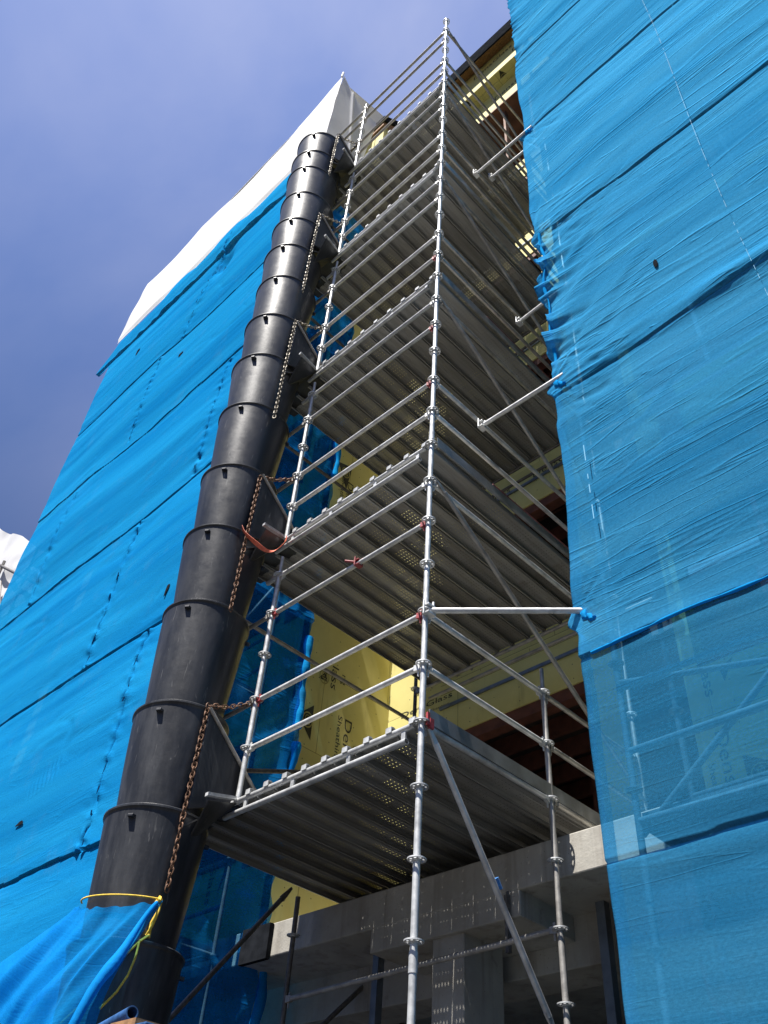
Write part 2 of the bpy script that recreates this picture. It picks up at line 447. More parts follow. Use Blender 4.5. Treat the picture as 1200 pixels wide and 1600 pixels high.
# braces
def brace(p,q,mat='galv_dull'):
    p=vec(p); q=vec(q); d=(q-p).normalized()
    b=MB(); b.tube(p+d*.16,q-d*.16,R_T-.001,14)
    for o,s in ((p,1),(q,-1)):
        n=vec(1,0,0) if abs(d.x)<.5 else vec(0,1,0)
        up=d.cross(n).normalized()
        b.prism([o+d*.03*s+up*.012-n*.008,o+d*.2*s+up*.03-n*.008,o+d*.2*s-up*.03-n*.008,o+d*.03*s-up*.012-n*.008],n*.016)
    b.build('brace',M[mat],tower,smooth=True)
br0=MB(); 
brace((.035,0.02,1.49),(.035,1.40,-.26),'galv')
rb=MB(); rb.box(.03,.06,.03,.07,1.45,1.53); rb.box(.035,.055,.005,.03,1.47,1.57); rb.build('wedge_head',M['red'],tower)
tp=MB(); tp.tube((.035,.757,.61),(.035,.80,.545),.030,14); tp.build('tape_wrap',simple('blue_tape',(.05,.2,.5),.5,0,.5,60,0),tower,smooth=True)
for i in (8,14,20,26):
    brace((.04,0.02,i*.5+.03),(.04,3.09,i*.5-2.0))
brace((.04,0.02,16.0),(.04,3.09,14.05))
brace((-3.05,1.47,1.44),(-3.05,.05,-.36),'iron')
brace((-3.03,3.07,3.27),(-3.03,.1,2.12),'iron')
brace((-3.05,1.546,-.1),(-3.05,3.09,1.3),'iron')
# front double tubes that carry the decks
for k in range(5):
    zz=(3+6*k)*.5; b=MB()
    b.tube((-.07,0,zz),(-2.20,0,zz),R_T,14)
    b.tube((-.13,-.012,zz-.115),(-2.26,-.012,zz-.115),R_T,14,hollow=.004)
    for x in (-.17,-.75,-1.4,-2.0): b.box(x-.02,x+.02,-.012,.004,zz-.1,zz-.02)
    b.build('deck_bearer',M['galv'],tower,smooth=True)
# planks
def plank_mesh(L):
    w=.235; t=.0022
    # section as a thin folded sheet: (x,z) with tread coordinate
    sec=[(.010,-.060,-1),(.024,-.062,-1),(.024,-.058,-1),(.006,-.056,-1),(.002,-.03,-1),(.002,0,-1),(.03,0,.03),(.033,-.003,.034),(.100,-.003,.1),(.104,0,.104),(.131,0,.131),(.135,-.003,.135),(.203,-.003,.203),(.206,0,.206),(.233,0,-1),(.233,-.03,-1),(.229,-.056,-1),(.211,-.058,-1),(.211,-.062,-1),(.225,-.060,-1)]
    ny=2; vs=[]; uv=[]
    P=np.zeros((len(sec),ny,3)); U=np.zeros((len(sec),ny,2))
    for a,(x,zc,u) in enumerate(sec):
        for b_ in range(ny):
            y=L*b_/(ny-1); P[a,b_]=(-x,y,zc); U[a,b_]=(x if u>-.5 else -1,y)
    me=grid_mesh('deck_plank',P,U)
    for p in me.polygons: p.use_smooth=False
    return me
PL=plank_mesh(3.1); PL.materials.append(M['deck'])
hb=MB(); 
hb.prism([(-.02,.035,.003),(-.02,-.006,.022),(-.02,-.034,.016),(-.02,-.036,-.03),(-.02,-.029,-.03),(-.02,-.027,.010),(-.02,-.004,.014),(-.02,.035,-.006)],(-.058,0,0))
HK=hb.mesh('hook'); HK.materials.append(M['galv'])
pno=0
for k in range(5):
    zz=(3+6*k)*.5+.034
    n=9+(4 if k==0 else 3)
    for i in range(n):
        o=bpy.data.objects.new('deck_plank',PL); COL.objects.link(o); o.parent=tower
        o.location=(-.02-.2362*i,.026+(0 if i<9 else .06),zz+random.uniform(-.003,.003)); pno+=1
        if i<9:
            h=bpy.data.objects.new('hook',HK); COL.objects.link(h); h.parent=o; h.location=(0,-.026,0)
# side toe boards
for k in range(5):
    zz=(3+6*k)*.5+.008; b=MB()
    b.box(.028,.031,.05,3.06,zz,zz+.11); b.box(.012,.031,.05,3.06,zz+.11,zz+.114); b.box(.012,.031,.05,3.06,zz-.004,zz)
    o=b.build('toe_board',M['toe'],tower)
    if k in (1,2):
        h=MB(); h.box(.008,.034,.9,3.05,zz+.1145,zz+.130); h.build('painted_edge',simple('faded_red_edge',(.22,.06,.06),.6,0,.4,10,.1),o)
b=MB(); b.box(-2.9,-.05,.05,.053,13.56,13.72); b.build('toe_board',M['toe'],tower)

# red clamp on the lift-one guard rail
def coupler(b,p,s=1):
    x,y,zz=p
    b.box(x-.03*s,x+.03*s,y-.042*s,y+.042*s,zz-.042*s,zz-.026*s); b.box(x-.03*s,x+.03*s,y-.042*s,y+.042*s,zz+.026*s,zz+.042*s)
    b.box(x-.03*s,x+.03*s,y+.026*s,y+.042*s,zz-.03*s,zz+.03*s)
    b.tube((x-.01,y-.05*s,zz-.05*s),(x-.01,y-.05*s,zz+.07*s),.009,8); b.tube((x+.015,y+.03,zz+.03),(x+.015,y+.03,zz+.085*s),.012,6)
cl=MB(); coupler(cl,(-.88,0,3.485),.85); cl.tube((-.9,-.02,3.50),(-1.02,-.05,3.56),.012,8)
tag(cl.build('pipe_clamp',M['red'],None,bevel=.003),'red pipe clamp left open on the guard rail under the second deck','clamp')

# tie tubes from the tower to the right-hand net
def tie(p,q,label,cl_end=True):
    b=MB(); b.tube(p,q,R_T,14,hollow=.004)
    o=b.build('tie_tube',M['galv'],None,smooth=True); tag(o,label,'scaffold tube','tie tubes between tower and right net')
    c=MB(); coupler(c,p,1.1); c.build('coupler',M['galv'],o,bevel=.003)
tie((.03,.75,5.41),(1.08,.76,5.41),'level tie tube at the fourth guard rail ending in the bunched net edge')
tie((.03,.757,11.31),(1.09,.76,11.34),'highest long tie tube poking out of the right net edge')
tie((.03,1.6,8.28),(1.05,1.56,8.30),'short tie tube half way up the tower beside the ruffled net edge')
tie((.03,1.15,11.8),(1.0,1.2,11.9),'thin short tie tube just above the highest long one')
tie((.04,.0,2.49),(.99,.80,2.50),'slanting pale tie tube from the corner post to the net knot')

# ------------------------------------------------------------------ debris chute
chute = thing('debris_chute','long black plastic rubbish chute of stacked buckets hanging down the left of the tower','debris chute')
rims=[-.85,.25,1.27,2.24,3.38,4.36,5.32,6.42,7.40,8.32,9.30,10.18,11.0,11.86,12.78,13.45,14.2]
xs=lambda zz:-2.66-.004*max(zz,0)+.012*math.sin(zz*1.7)
for k,zr in enumerate(rims):
    zb=rims[k-1]-.16 if k else zr-1.15
    cx=xs(zr); cy=-.4+.01*math.sin(k*2.1)
    R=.432; r=.345; L=zr-zb
    prof=[(R-.012,zr-.02),(R-.006,zr+.008),(R+.006,zr+.012),(R+.016,zr+.003),(R+.015,zr-.012),(R+.003,zr-.02),(R,zr-.04)]
    for t in (.12,.3,.5,.7,.85,1.0): prof.append((R-(R-r)*t*.85-(R-r)*.15*t*t, zr-.05-(L-.05)*t))
    prof+= [(r-.01,zb),(R-.02,zr-.05)]
    b=MB(); b.lathe([(rr,zz-zr) for rr,zz in prof],64)
    # slight ovalling / dents
    vv=[]
    for (x,y,q) in b.v:
        a=math.atan2(y,x); rr=math.hypot(x,y); f=1+.012*math.sin(2*a+k*1.3)+.006*math.sin(3*a+k*2.2+q*4)
        vv.append((x*f,y*f,q))
    b.v=vv
    o=b.build('chute_section',M['poly'],chute,smooth=50,loc=(cx,cy,zr)); o.rotation_euler=(random.uniform(-.012,.012),random.uniform(-.012,.012),random.uniform(0,6))
    rz=o.rotation_euler.z
    for a in (-1.02,-1.02+2.09,-1.02+4.18):
        c,s=math.cos(a-rz),math.sin(a-rz); f=lambda rad,t,zz:(rad*c-t*s,rad*s+t*c,zz)
        l=MB(); l.prism([f(R-.03,-.04,-.085),f(R-.03,.04,-.085),f(R+.036,.022,-.092),f(R+.036,-.022,-.092)],(0,0,-.022))
        l.build('lug',M['poly'],o,bevel=.004)
# hoppers at each deck
for k in range(5):
    d=(3+6*k)*.5; b=MB()
    for x in (-2.2,-2.98):
        b.prism([(x,-.42,d+.72),(x,.36,d+.06),(x,-.02,d-.03),(x,-.42,d-.2)],(-.02,0,0))
    b.prism([(-2.22,.36,d+.06),(-2.22,-.02,d-.03),(-2.22,-.42,d-.36),(-2.22,-.42,d-.33),(-2.22,-.02,d+.0),(-2.22,.34,d+.09)],(-.76,0,0))
    b.prism([(-2.0,-.36,d-.16),(-2.12,.0,d-.02),(-2.3,.0,d-.03),(-2.3,-.3,d-.45)],(-.012,-.012,0))
    h=b.build('hopper',M['poly'],chute,bevel=.006)
    t=MB(); t.tube((-2.19,-.43,d+.73),(-2.19,.37,d+.05),.017,10); t.box(-2.13,-2.09,-.44,-.02,d-.20,d-.19) if False else None
    t.build('rim_bar',M['galv_dull'],h,smooth=True)
    t=MB(); t.prism([(-1.98,-.40,d-.14),(-2.11,-.03,d-.0),(-2.15,-.03,d-.0),(-2.02,-.40,d-.14)],(0,0,.03)); t.build('lip_bar',M['galv'],h)

# ------------------------------------------------------------------ chains, strap, ropes
def chain(name,pts,mat,label,ll=.062):
    P=[vec(p) for p in pts]; seg=[(P[i+1]-P[i]).length for i in range(len(P)-1)]; tot=sum(seg)
    n=int(tot/(ll*.72)); b=MB()
    def at(s):
        for i,l in enumerate(seg):
            if s<=l: return P[i]+(P[i+1]-P[i])*(s/l), (P[i+1]-P[i]).normalized()
            s-=l
        return P[-1],(P[-1]-P[-2]).normalized()
    for i in range(n):
        c,d=at((i+.5)*tot/n); a=d.cross(vec(.3,-.8,.5)).normalized(); e=d.cross(a)
        w=a if i%2 else e
        ang=random.uniform(-.4,.4); o2=(e if i%2 else a); w=(w*math.cos(ang)+o2*math.sin(ang))
        pts2=[]
        for q in range(10):
            t=2*math.pi*q/10
            pts2.append(c+d*(ll*.5*math.copysign(abs(math.cos(t))**.7,math.cos(t)))+w*(.021*math.sin(t)))
        k=len(b.v); R=.0062; nn=5
        nrm=d.cross(w).normalized()
        for q in range(10):
            tang=(pts2[(q+1)%10]-pts2[q-1]).normalized(); side=tang.cross(nrm)
            for u in range(nn):
                t=2*math.pi*u/nn; b.v.append(tuple(pts2[q]+side*(R*math.cos(t))+nrm*(R*math.sin(t))))
        for q in range(10):
            for u in range(nn):
                b.f.append((k+q*nn+u,k+q*nn+(u+1)%nn,k+((q+1)%10)*nn+(u+1)%nn,k+((q+1)%10)*nn+u))
    return tag(b.build(name,M[mat],None,smooth=60),label,'chain','chains down the rubbish chute')
def chain_pts(zpost,ztop,zend,sag=.03):
    # post rosette -> hopper corner at the chute -> down the face of the chute
    top=vec(-2.215,-.44,ztop); a=vec(-2.17,-.03,zpost)
    m=(a+top)*.5-vec(0,0,sag)
    pts=[a,m,top]
    pts.append(vec(-2.195,-.455,(ztop+zend)*.5)); pts.append(vec(-2.19,-.45,zend))
    return pts
chain('chain',chain_pts(2.46,2.26,.62),'rust','rusty brown chain lowest on the chute ending at the yellow rope')
chain('chain',chain_pts(5.45,5.20,3.30),'rust','brown chain passing the orange strap on the chute')
chain('chain',chain_pts(8.48,8.26,6.2),'chain','grey chain on the chute third up from the ground')
chain('chain',chain_pts(11.46,11.25,8.95),'chain','chain on the chute second from the top')
chain('chain',chain_pts(14.45,14.2,12.55),'chain','topmost chain hanging from the mouth of the chute')
c2=[vec(-2.95,-.02,14.55),vec(-2.7,-.02,14.42),vec(-2.45,-.01,14.40),vec(-2.15,-.01,14.52)]
chain('chain',c2,'chain','short chain strung level between the two posts above the chute mouth')
b=MB()
for q in range(9):
    pass
b.path([(.35,2.4,8.05),(.36,2.38,7.9),(.34,2.42,7.75),(.37,2.4,7.62),(.35,2.4,7.5)],.016,6)
tag(b.build('chain',M['chain'],None),'twisted silver chain dangling onto the tie tube beside the net','chain')

# orange strap
P=[vec(-2.20,-.53,4.36),vec(-2.15,-.50,4.26),vec(-2.05,-.44,4.13),vec(-1.93,-.36,4.00),vec(-1.90,-.27,4.04),vec(-1.96,-.14,4.25),vec(-2.02,-.07,4.40),vec(-2.08,-.04,4.47)]
def ribbon(pts,w,mat,name,nseg=40,thick=.004,tw=.8):
    pts=[vec(p) for p in pts]; b=MB(); N=len(pts)
    def cr(t):
        s=t*(N-1); i=min(int(s),N-2); f=s-i
        p0=pts[max(i-1,0)];p1=pts[i];p2=pts[i+1];p3=pts[min(i+2,N-1)]
        return .5*((2*p1)+(p2-p0)*f+(2*p0-5*p1+4*p2-p3)*f*f+(3*p1-p0-3*p2+p3)*f**3)
    for i in range(nseg+1):
        t=i/nseg; p=cr(t); d=(cr(min(t+.01,1))-cr(max(t-.01,0))).normalized()
        a=d.cross(vec(.5,-.7,-.5)).normalized(); q=d.cross(a); ang=tw*math.sin(t*5+1)
        a=a*math.cos(ang)+q*math.sin(ang); nn=d.cross(a); ww=w*(.75+.35*math.sin(t*7+.5))
        for (e,f) in ((-1,-1),(1,-1),(1,1),(-1,1)): b.v.append(tuple(p+a*(ww*.5*e)+nn*(thick*.5*f)))
        if i:
            k=len(b.v)-8
            for e in range(4): b.f.append((k+e,k+(e+1)%4,k+4+(e+1)%4,k+4+e))
    return b.build(name,M[mat],None,smooth=60)
tag(ribbon(P,.062,'orange','strap',48,.0025,1.1),'orange webbing strap tied from the chute chain to the second deck edge','strap')

# yellow ropes
pts=[]
for i in range(15):
    a=-2.25+i*(2.12/14); rr=.432
    pts.append(vec(-2.66+rr*math.cos(a),-.4+rr*math.sin(a),.60-.03*(i/14)-.03*math.sin(i/14*math.pi)))
b=MB(); b.path(pts,.0065,8)
e=pts[-1]
b.path([e,e+vec(.02,-.01,-.08),e+vec(-.03,-.02,-.17),e+vec(-.02,-.02,-.28)],.012,8)
b.path([e,e+vec(.035,-.02,-.1),e+vec(.01,-.03,-.2),e+vec(-.045,-.03,-.26)],.010,8)
b.path([e+vec(0,-.01,.01),e+vec(.03,-.03,-.02),e+vec(0,-.03,-.05),e+vec(-.03,-.02,-.02),e+vec(0,-.01,.02)],.012,8)
tag(b.build('rope',M['rope'],None,smooth=60),'yellow rope tied round the chute holding up the loose blue net','rope')
b=MB(); A=e+vec(.0,-.10,-.33)
b.path([e+vec(-.02,-.02,-.26),A],.010,6)
lo=A+vec(-.03,-.42,-.62)
b.path([A,A+vec(-.03,-.08,-.12),A+vec(-.04,-.2,-.34),A+vec(-.04,-.32,-.5),lo],.0085,8)
b.path([A,A+vec(.05,-.03,-.12),A+vec(.09,-.08,-.26),A+vec(.10,-.14,-.38),A+vec(.07,-.22,-.5)],.0085,8)
tag(b.build('rope',M['rope'],None,smooth=60),'yellow rope loop hanging below the lowest chain','rope')

# ------------------------------------------------------------------ building
bld = thing('building','unfinished building clad in yellow sheathing boards over a bare concrete floor slab','building')
def wall(name,axis,pos,a0,a1,z0,z1,thick,mat='yellow',off=(0,0)):
    """vertical sheet with thickness; axis 'y' -> plane y=pos spanning x, 'x' -> plane x=pos spanning y"""
    b=MB()
    if axis=='y': b.box(a0,a1,pos,pos+thick,z0,z1)
    else: b.box(min(pos,pos+thick),max(pos,pos+thick),a0,a1,z0,z1)
    me=b.mesh(name); l=me.uv_layers.new(name='uv')
    for p in me.polygons:
        n=p.normal
        for li in p.loop_indices:
            c=me.vertices[me.loops[li].vertex_index].co
            if abs(n.z)>.5: u=(c.x,c.y)
            elif abs(n.y)>.5: u=(c.x,c.z)
            else: u=(c.y,c.z)
            l.data[li].uv=(u[0]+off[0],u[1]+off[1])
    return link(name,me,M[mat],bld)
YL=2.05; XW=-4.155; YB=3.7; YR=2.2; XR=1.03
SL0,SL1=.955,1.285
# ground floor slab, drop beam, columns
b=MB(); b.box(-14,9,1.75,10,SL0,SL1)
slab=b.build('floor_slab',M['concrete'],bld,bevel=.012)
b=MB(); b.box(-2.2,-.5,1.754,2.5,.75,SL0+.01); b.build('drop_beam',M['concrete'],bld,bevel=.01)
b=MB(); b.box(-14,9,2.5,3.0,.55,SL0+.01); b.build('beam',M['concrete'],bld,bevel=.01)
b=MB(); b.box(-1.48,-1.13,1.80,2.32,GZ,.76); b.build('column',M['concrete'],bld,bevel=.012)
b=MB(); b.box(.2,.9,2.0,2.5,.45,SL0+.005); b.build('drop_beam',M['concrete'],bld,bevel=.01)
for x in (-7.5,3.6): 
    b=MB(); b.box(x,x+.4,2.0,2.5,GZ,SL0+.01); b.build('column',M['concrete'],bld,bevel=.012)
b=MB(); b.box(-2.3,-2.23,1.9,1.98,GZ,.96); b.build('steel_stud',M['steel'],bld)
b=MB(); b.box(-.16,-.08,2.32,2.4,GZ,.957); b.build('steel_stud',M['steel'],bld)
b=MB(); b.box(-.62,-.59,1.70,1.74,.48,.92); b.tube((-.6,1.72,.5),(-.6,1.72,.95),.012,8); b.build('hanger_rod',M['iron'],bld)
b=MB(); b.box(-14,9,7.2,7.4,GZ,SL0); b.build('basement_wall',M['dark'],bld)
b=MB(); b.box(-4.06,-3.62,1.69,1.745,.93,1.27); b.build('shade_block',M['membrane'],bld)  # added near-black block, stands in for shade on the slab's left end
# services under the slab
for x in (-2.9,-2.2,-2.5):
    b=MB(); b.tube((x,3.4,-.15),(x+.02,3.4,.25),.05,12); b.tube((x,3.4,-.15),(x+1.2,3.4,-.2),.035,10); b.build('pipe',M['iron'],bld,smooth=True)
b=MB(); b.path([(.55,2.6,.45),(.6,2.55,.2),(.68,2.55,.0),(.66,2.6,-.1)],.03,8); b.build('cable',simple('red_cable',(.3,.04,.02),.6),bld,smooth=True)
b=MB(); b.tube((.3,2.6,-.3),(1.3,2.9,-.75),.03,8); b.tube((-.6,2.7,-.3),(.1,2.5,-.5),.05,8); b.build('pipe',M['iron'],bld)

ZF=[1.285,4.85,8.12,11.3,14.8,18.0]        # floor levels
LB=[4.07,7.34,10.62,13.95,17.2]            # lintel undersides
# walls of the recess
wall('side_wall','x',XW,YL,YB,SL1,21.6,-.15)
wall('front_wall','y',YL,-13.2,XW-.001,SL1+.001,21.6,.15,off=(.3,.4))
wall('pier','y',YB,XW+.001,-3.15,SL1,21.4,.15,off=(.7,.2))
for k,(lb,fz) in enumerate(zip(LB,ZF[1:])):
    wall('lintel','y',YB,-3.15,-.43,lb,fz,.15,off=(.4+.7*k,.15))
    b=MB(); b.box(-3.15,-.43,YB-.03,YB-.002,(lb+fz)/2+.03,(lb+fz)/2+.075); b.build('metal_track',M['steel'],bld)
    b=MB(); b.box(-3.15,-.81,YB+.02,YB+.18,lb-.16,lb-.002); b.build('header_timber',M['stud'],bld)
    zlo=SL1 if k==0 else ZF[k]+.351
    wall('jamb_wall','y',YB,-.80,-.43,zlo,lb-.001,.15,off=(.3,.1))
    if k<4:
        wall('sill_wall','y',YB,-3.15,-.43,fz+.001,fz+.35,.15)
b=MB()
# floors and ceilings inside
for k,fz in enumerate(ZF[1:]):
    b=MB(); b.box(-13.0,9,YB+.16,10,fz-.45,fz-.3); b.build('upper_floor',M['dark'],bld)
    for j in range(9):
        y=YB+.4+.55*j
        b=MB(); b.box(-3.15,XR+2.5,y,y+.05,fz-.72,fz-.452); b.build('joist',M['stud'],bld)
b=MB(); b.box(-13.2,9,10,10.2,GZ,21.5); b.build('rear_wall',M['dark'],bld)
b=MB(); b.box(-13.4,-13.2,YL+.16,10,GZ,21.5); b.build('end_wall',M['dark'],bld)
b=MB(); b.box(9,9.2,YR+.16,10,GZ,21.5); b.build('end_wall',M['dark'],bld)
for x,h in ((-2.6,1),(-1.9,0),(-1.2,1),(-.6,0)):
    for fz,lb in zip(ZF,LB):
        b=MB(); b.box(x,x+.05,YB+1.6,YB+1.7,fz,lb); b.build('stud',M['stud'],bld)
# right-hand block
wall('return_wall','x',XR,YR+.001,YB,SL1,21.4,.14)
for k,fz in enumerate(ZF):
    top=ZF[k+1] if k<5 else 21.4
    # knee panel, window opening, head panel
    wall('wall_panel','y',YR,XR+.001,9,fz+.05 if k else SL1+.06,fz+1.33,.14,off=(.2*k,.3))
    wall('head_panel','y',YR,XR+.001,9,top-.5,top-.003,.14,off=(.2*k,.1))
    wall('wall_panel','y',YR,XR+2.6,XR+3.3,fz+1.331,top-.501,.14)
    b=MB(); x0=XR+.03
    for (xa,xb,za,zb) in ((x0,XR+2.58,fz+1.34,fz+1.42),(x0,x0+.08,fz+1.42,top-.51),(XR+2.5,XR+2.58,fz+1.42,top-.51),(x0+.95,x0+1.0,fz+1.42,top-.51)):
        b.box(xa,xb,YR+.01,YR+.1,za,zb)
    b.build('window_frame',M['frame'] if k%2 else M['brick'],bld)
    b=MB(); b.box(XR+.15,9,YR+.2,YR+.25,fz+.8,top-.3); b.build('window_backing',M['brick'] if k in (1,2) else M['dark'],bld)
for (x0,x1,z0,z1,mt) in ((1.3,2.0,3.55,3.65,'frame'),(1.35,1.6,5.2,6.1,'brick'),(2.1,2.7,4.2,4.5,'brick'),(2.3,2.36,3.2,3.9,'frame'),(1.0,1.4,4.4,4.9,'brick'),(1.9,2.6,2.95,3.35,'brick')):
    b=MB(); b.box(x0,x1,YR-.035,YR-.006,z0,z1); b.build('trim_board',M[mt],bld)
# left block: window openings
for k,fz in enumerate(ZF[:5]):
    for x in (-6.3,-9.2,-12.0):
        b=MB(); b.box(x,x+1.3,YL-.02,YL-.003,fz+1.1,fz+2.6); w=b.build('window',M['dark'],bld)
        b=MB(); b.box(x-.08,x,YL-.04,YL-.004,fz+1.02,fz+2.68); b.box(x+1.3,x+1.38,YL-.04,YL-.004,fz+1.02,fz+2.68); b.box(x,x+1.3,YL-.04,YL-.004,fz+1.02,fz+1.1); b.box(x,x+1.3,YL-.04,YL-.004,fz+2.6,fz+2.68); b.build('frame',M['brick'],w)
    b=MB(); b.box(-4.75,-4.35,YL-.03,YL-.004,fz+.9,fz+1.6); b.build('trim_board',M['brick' if k%2 else 'wood'],bld)
# roof and eaves
def eave(x0,x1,y0,zs):
    pass
X0,X1=-4.0,9.2
wall('fascia','y',3.2,X0,X1,22.67,24.1,.2,off=(.1,.5))
b=MB(); b.prism([(X0,2.86,23.66),(X0,2.90,23.66),(X0,3.6,24.35),(X0,3.6,24.95),(X0,2.86,24.24)],(X1-X0,0,0)); b.build('roof_edge',M['membrane'],bld)
b=MB(); b.prism([(X0,2.905,23.655),(X0,3.19,23.9),(X0,3.19,24.1),(X0,2.905,23.67)],(X1-X0,0,0)); b.build('eave_board',M['osb'],bld)
sof=wall('soffit','y',3.401,X0,X1,22.6,22.68,.15); 
b=MB(); b.box(X0,X1,3.2,3.548,22.655,22.669)
me=b.mesh('soffit'); l=me.uv_layers.new(name='uv')
for p in me.polygons:
    for li in p.loop_indices:
        c=me.vertices[me.loops[li].vertex_index].co; l.data[li].uv=(c.x,c.y)
link('soffit',me,M['yellow'],bld)
wall('fascia','y',3.55,X0,X1,21.56,22.65,.14,off=(.6,.9))
b=MB(); b.box(X0,X1,3.55,10,21.5,21.558); b.build('ceiling_board',M['wood'],bld)
b=MB(); b.box(X0,X1,6.0,6.1,18,21.5); b.build('inner_wall',M['osb'],bld)
for x in (-3,-2.2,-1.4,-.6,.2): 
    b=MB(); b.box(x,x+.06,3.72,3.85,18,21.5); b.build('stud',M['wood'],bld)
b=MB(); b.box(-13.2,9,3.6,10.2,24.0,24.2); b.build('roof',M['membrane'],bld)
# left block eave corner
XE,YE=-3.80,1.78
b=MB(); b.prism([(-13,YE,21.45),(-13,YE,21.75),(-13,3.6,23.6),(-13,3.6,23.3)],(XE+13,0,0)); b.build('roof_edge',M['membrane'],bld)
b=MB(); b.prism([(-12.9,YE+.03,21.30),(-12.9,YE+.03,21.445),(-12.9,3.5,23.15),(-12.9,3.5,21.30)],(XE+12.86,0,0)); b.build('eave_board',M['osb'],bld)
wall('fascia','y',YE+.08,-12.8,XE-.05,19.2,21.298,.3,off=(.5,.3))

# printed marks on the boards
def text_mesh(txt):
    cu=bpy.data.curves.new('t','FONT'); cu.body=txt; cu.size=1; cu.extrude=.0; cu.resolution_u=3
    ob=bpy.data.objects.new('t',cu); me=bpy.data.meshes.new_from_object(ob)
    bpy.data.objects.remove(ob); 
    return me
def place_text(txt,origin,right,up,width,parent,name='printed_lettering',mat='ink',height=None,bold=0):
    me=text_mesh(txt); xs_=[v.co.x for v in me.vertices]; ys_=[v.co.y for v in me.vertices]
    s=width/(max(xs_)-min(xs_)); x0=min(xs_); sy=s if height is None else height/(max(ys_)-0)
    right=vec(right); up=vec(up); n=right.cross(up)
    for v in me.vertices:
        v.co=vec(origin)+right*((v.co.x-x0)*s)+up*(v.co.y*sy)+n*.004
    me.update(); 
    return link(name,me,M[mat],parent)
def emblem(origin,right,up,size,parent):
    """dark triangle with a ring and the letters in it; base edge along right, point along up"""
    right=vec(right); up=vec(up); n=right.cross(up); o=vec(origin)
    b=MB(); b.prism([o+n*.002,o+right*size+n*.002,o+right*size*.5+up*size*.92+n*.002],n*.002)
    e=b.build('printed_emblem',M['ink'],parent)
    c=o+right*size*.5+up*size*.32
    b=MB(); k=0; N=28
    for i in range(N):
        t=2*math.pi*i/N
        for r in (size*.20,size*.235): b.v.append(tuple(c+right*(r*math.cos(t))+up*(r*math.sin(t))+n*.0055))
    for i in range(N):
        j=(i+1)%N; b.f.append((2*i,2*i+1,2*j+1,2*j))
    b.build('ring',M['ink2'],e)
    place_text('GP',c-right*size*.15-up*size*.08+n*.002,right,up,size*.3,e,'letters','ink2')
    return e
# side wall: faces +x, text turned to read downwards: right = -z, up = +y
RZ=(0,0,-1); UY=(0,1,0); SW=XW
def mark(y,zt,L,h,parent=bld):
    place_text('DensGlass',(SW,y,zt),RZ,UY,L,parent,height=h)
    place_text('Sheathing',(SW,y-.13,zt),RZ,UY,L*.55,parent,height=h*.6)
mark(2.88,4.36,1.25,.13); place_text('lass',(SW,2.55,5.05),RZ,UY,.36,bld,height=.12); place_text('ng',(SW,2.74,5.0),RZ,UY,.16,bld,height=.06); mark(2.40,8.62,1.15,.13); mark(2.9,1.9+1.0,1.2,.12) if False else None
def tri_pts(p0,p1,p2):
    b=MB(); b.prism([(SW+.002,)+p0,(SW+.002,)+p1,(SW+.002,)+p2],(.002,0,0)); return b
def emblem_side(y,z_,s):
    # point of the triangle facing down, as on the photographed boards
    emblem((SW,y,z_),(0,1,0),(0,0,1),s,bld)
def side_tri(p0,p1,p2):
    o=tri_pts(p0,p1,p2).build('printed_emblem',M['ink'],bld)
    cy=(p0[0]+p1[0]+p2[0])/3; cz=(p0[1]+p1[1]+p2[1])/3; s=.085; b=MB()
    for i in range(28):
        t=2*math.pi*i/28
        for r in (.075,.092): b.v.append((SW+.0055,cy+r*math.cos(t),cz+r*1.25*math.sin(t)))
    for i in range(28):
        j=(i+1)%28; b.f.append((2*i,2*i+1,2*j+1,2*j))
    b.build('ring',M['ink2'],o)
    place_text('GP',(SW+.002,cy-.045,cz+.07),RZ,UY,.14,o,'letters','ink2',height=.09)
side_tri((2.06,4.06),(2.31,4.30),(2.32,3.79)); side_tri((2.32,4.74),(2.46,4.92),(2.48,4.75)); side_tri((3.02,3.95),(3.2,4.06),(3.16,3.8)); side_tri((2.15,8.9),(2.46,9.0),(2.38,8.42)); side_tri((2.24,11.5),(2.5,11.7),(2.5,11.2))
# lintels: face -y
def lm(xr,zb,L,h):
    place_text('DensGlass',(xr-L,YB,zb),(1,0,0),(0,0,1),L,bld,height=h)
    place_text('Sheathing',(xr-L*.4,YB,zb-.1),(1,0,0),(0,0,1),L*.34,bld,height=h*.45)
lm(-2.94,4.645,.95,.085); lm(-.42,7.84,.93,.115); lm(-1.79,7.83,.93,.10); lm(-.6,11.0,.95,.1); lm(-.5,14.4,.95,.1)
# right block: text turned, reads downwards
def rm(x,zt,L,h,s=True):
    place_text('DensGlass',(x,YR,zt),(0,0,-1),(1,0,0),L,bld,height=h)
    if s: place_text('Sheathing',(x-.11,YR,zt-.25),(0,0,-1),(1,0,0),L*.4,bld,height=h*.5)
rm(1.2,1.98,.95,.11); rm(1.19,3.19,.88,.1,False); rm(2.5,2.5,.95,.11)
emblem((1.38,YR,1.72),(0,0,-1),(1,0,0),.36,bld)
b=MB(); b.prism([(1.36,YR-.003,2.53),(1.49,YR-.003,2.585),(1.38,YR-.003,2.40)],(0,-.002,0)); b.build('printed_emblem',M['ink'],bld)
# left block front wall, seen through the end net
for (x,zt) in ((-5.42,2.9),(-5.9,5.9),(-5.1,6.4),(-7.5,2.7)):
    place_text('DensGlass',(x,YL,zt),(0,0,-1),(1,0,0),1.0,bld,height=.11)
b=MB(); b.prism([(-5.08,YL-.003,2.46),(-4.9,YL-.003,2.5),(-5.2,YL-.003,2.0)],(0,-.002,0)); b.build('printed_emblem',M['ink'],bld)
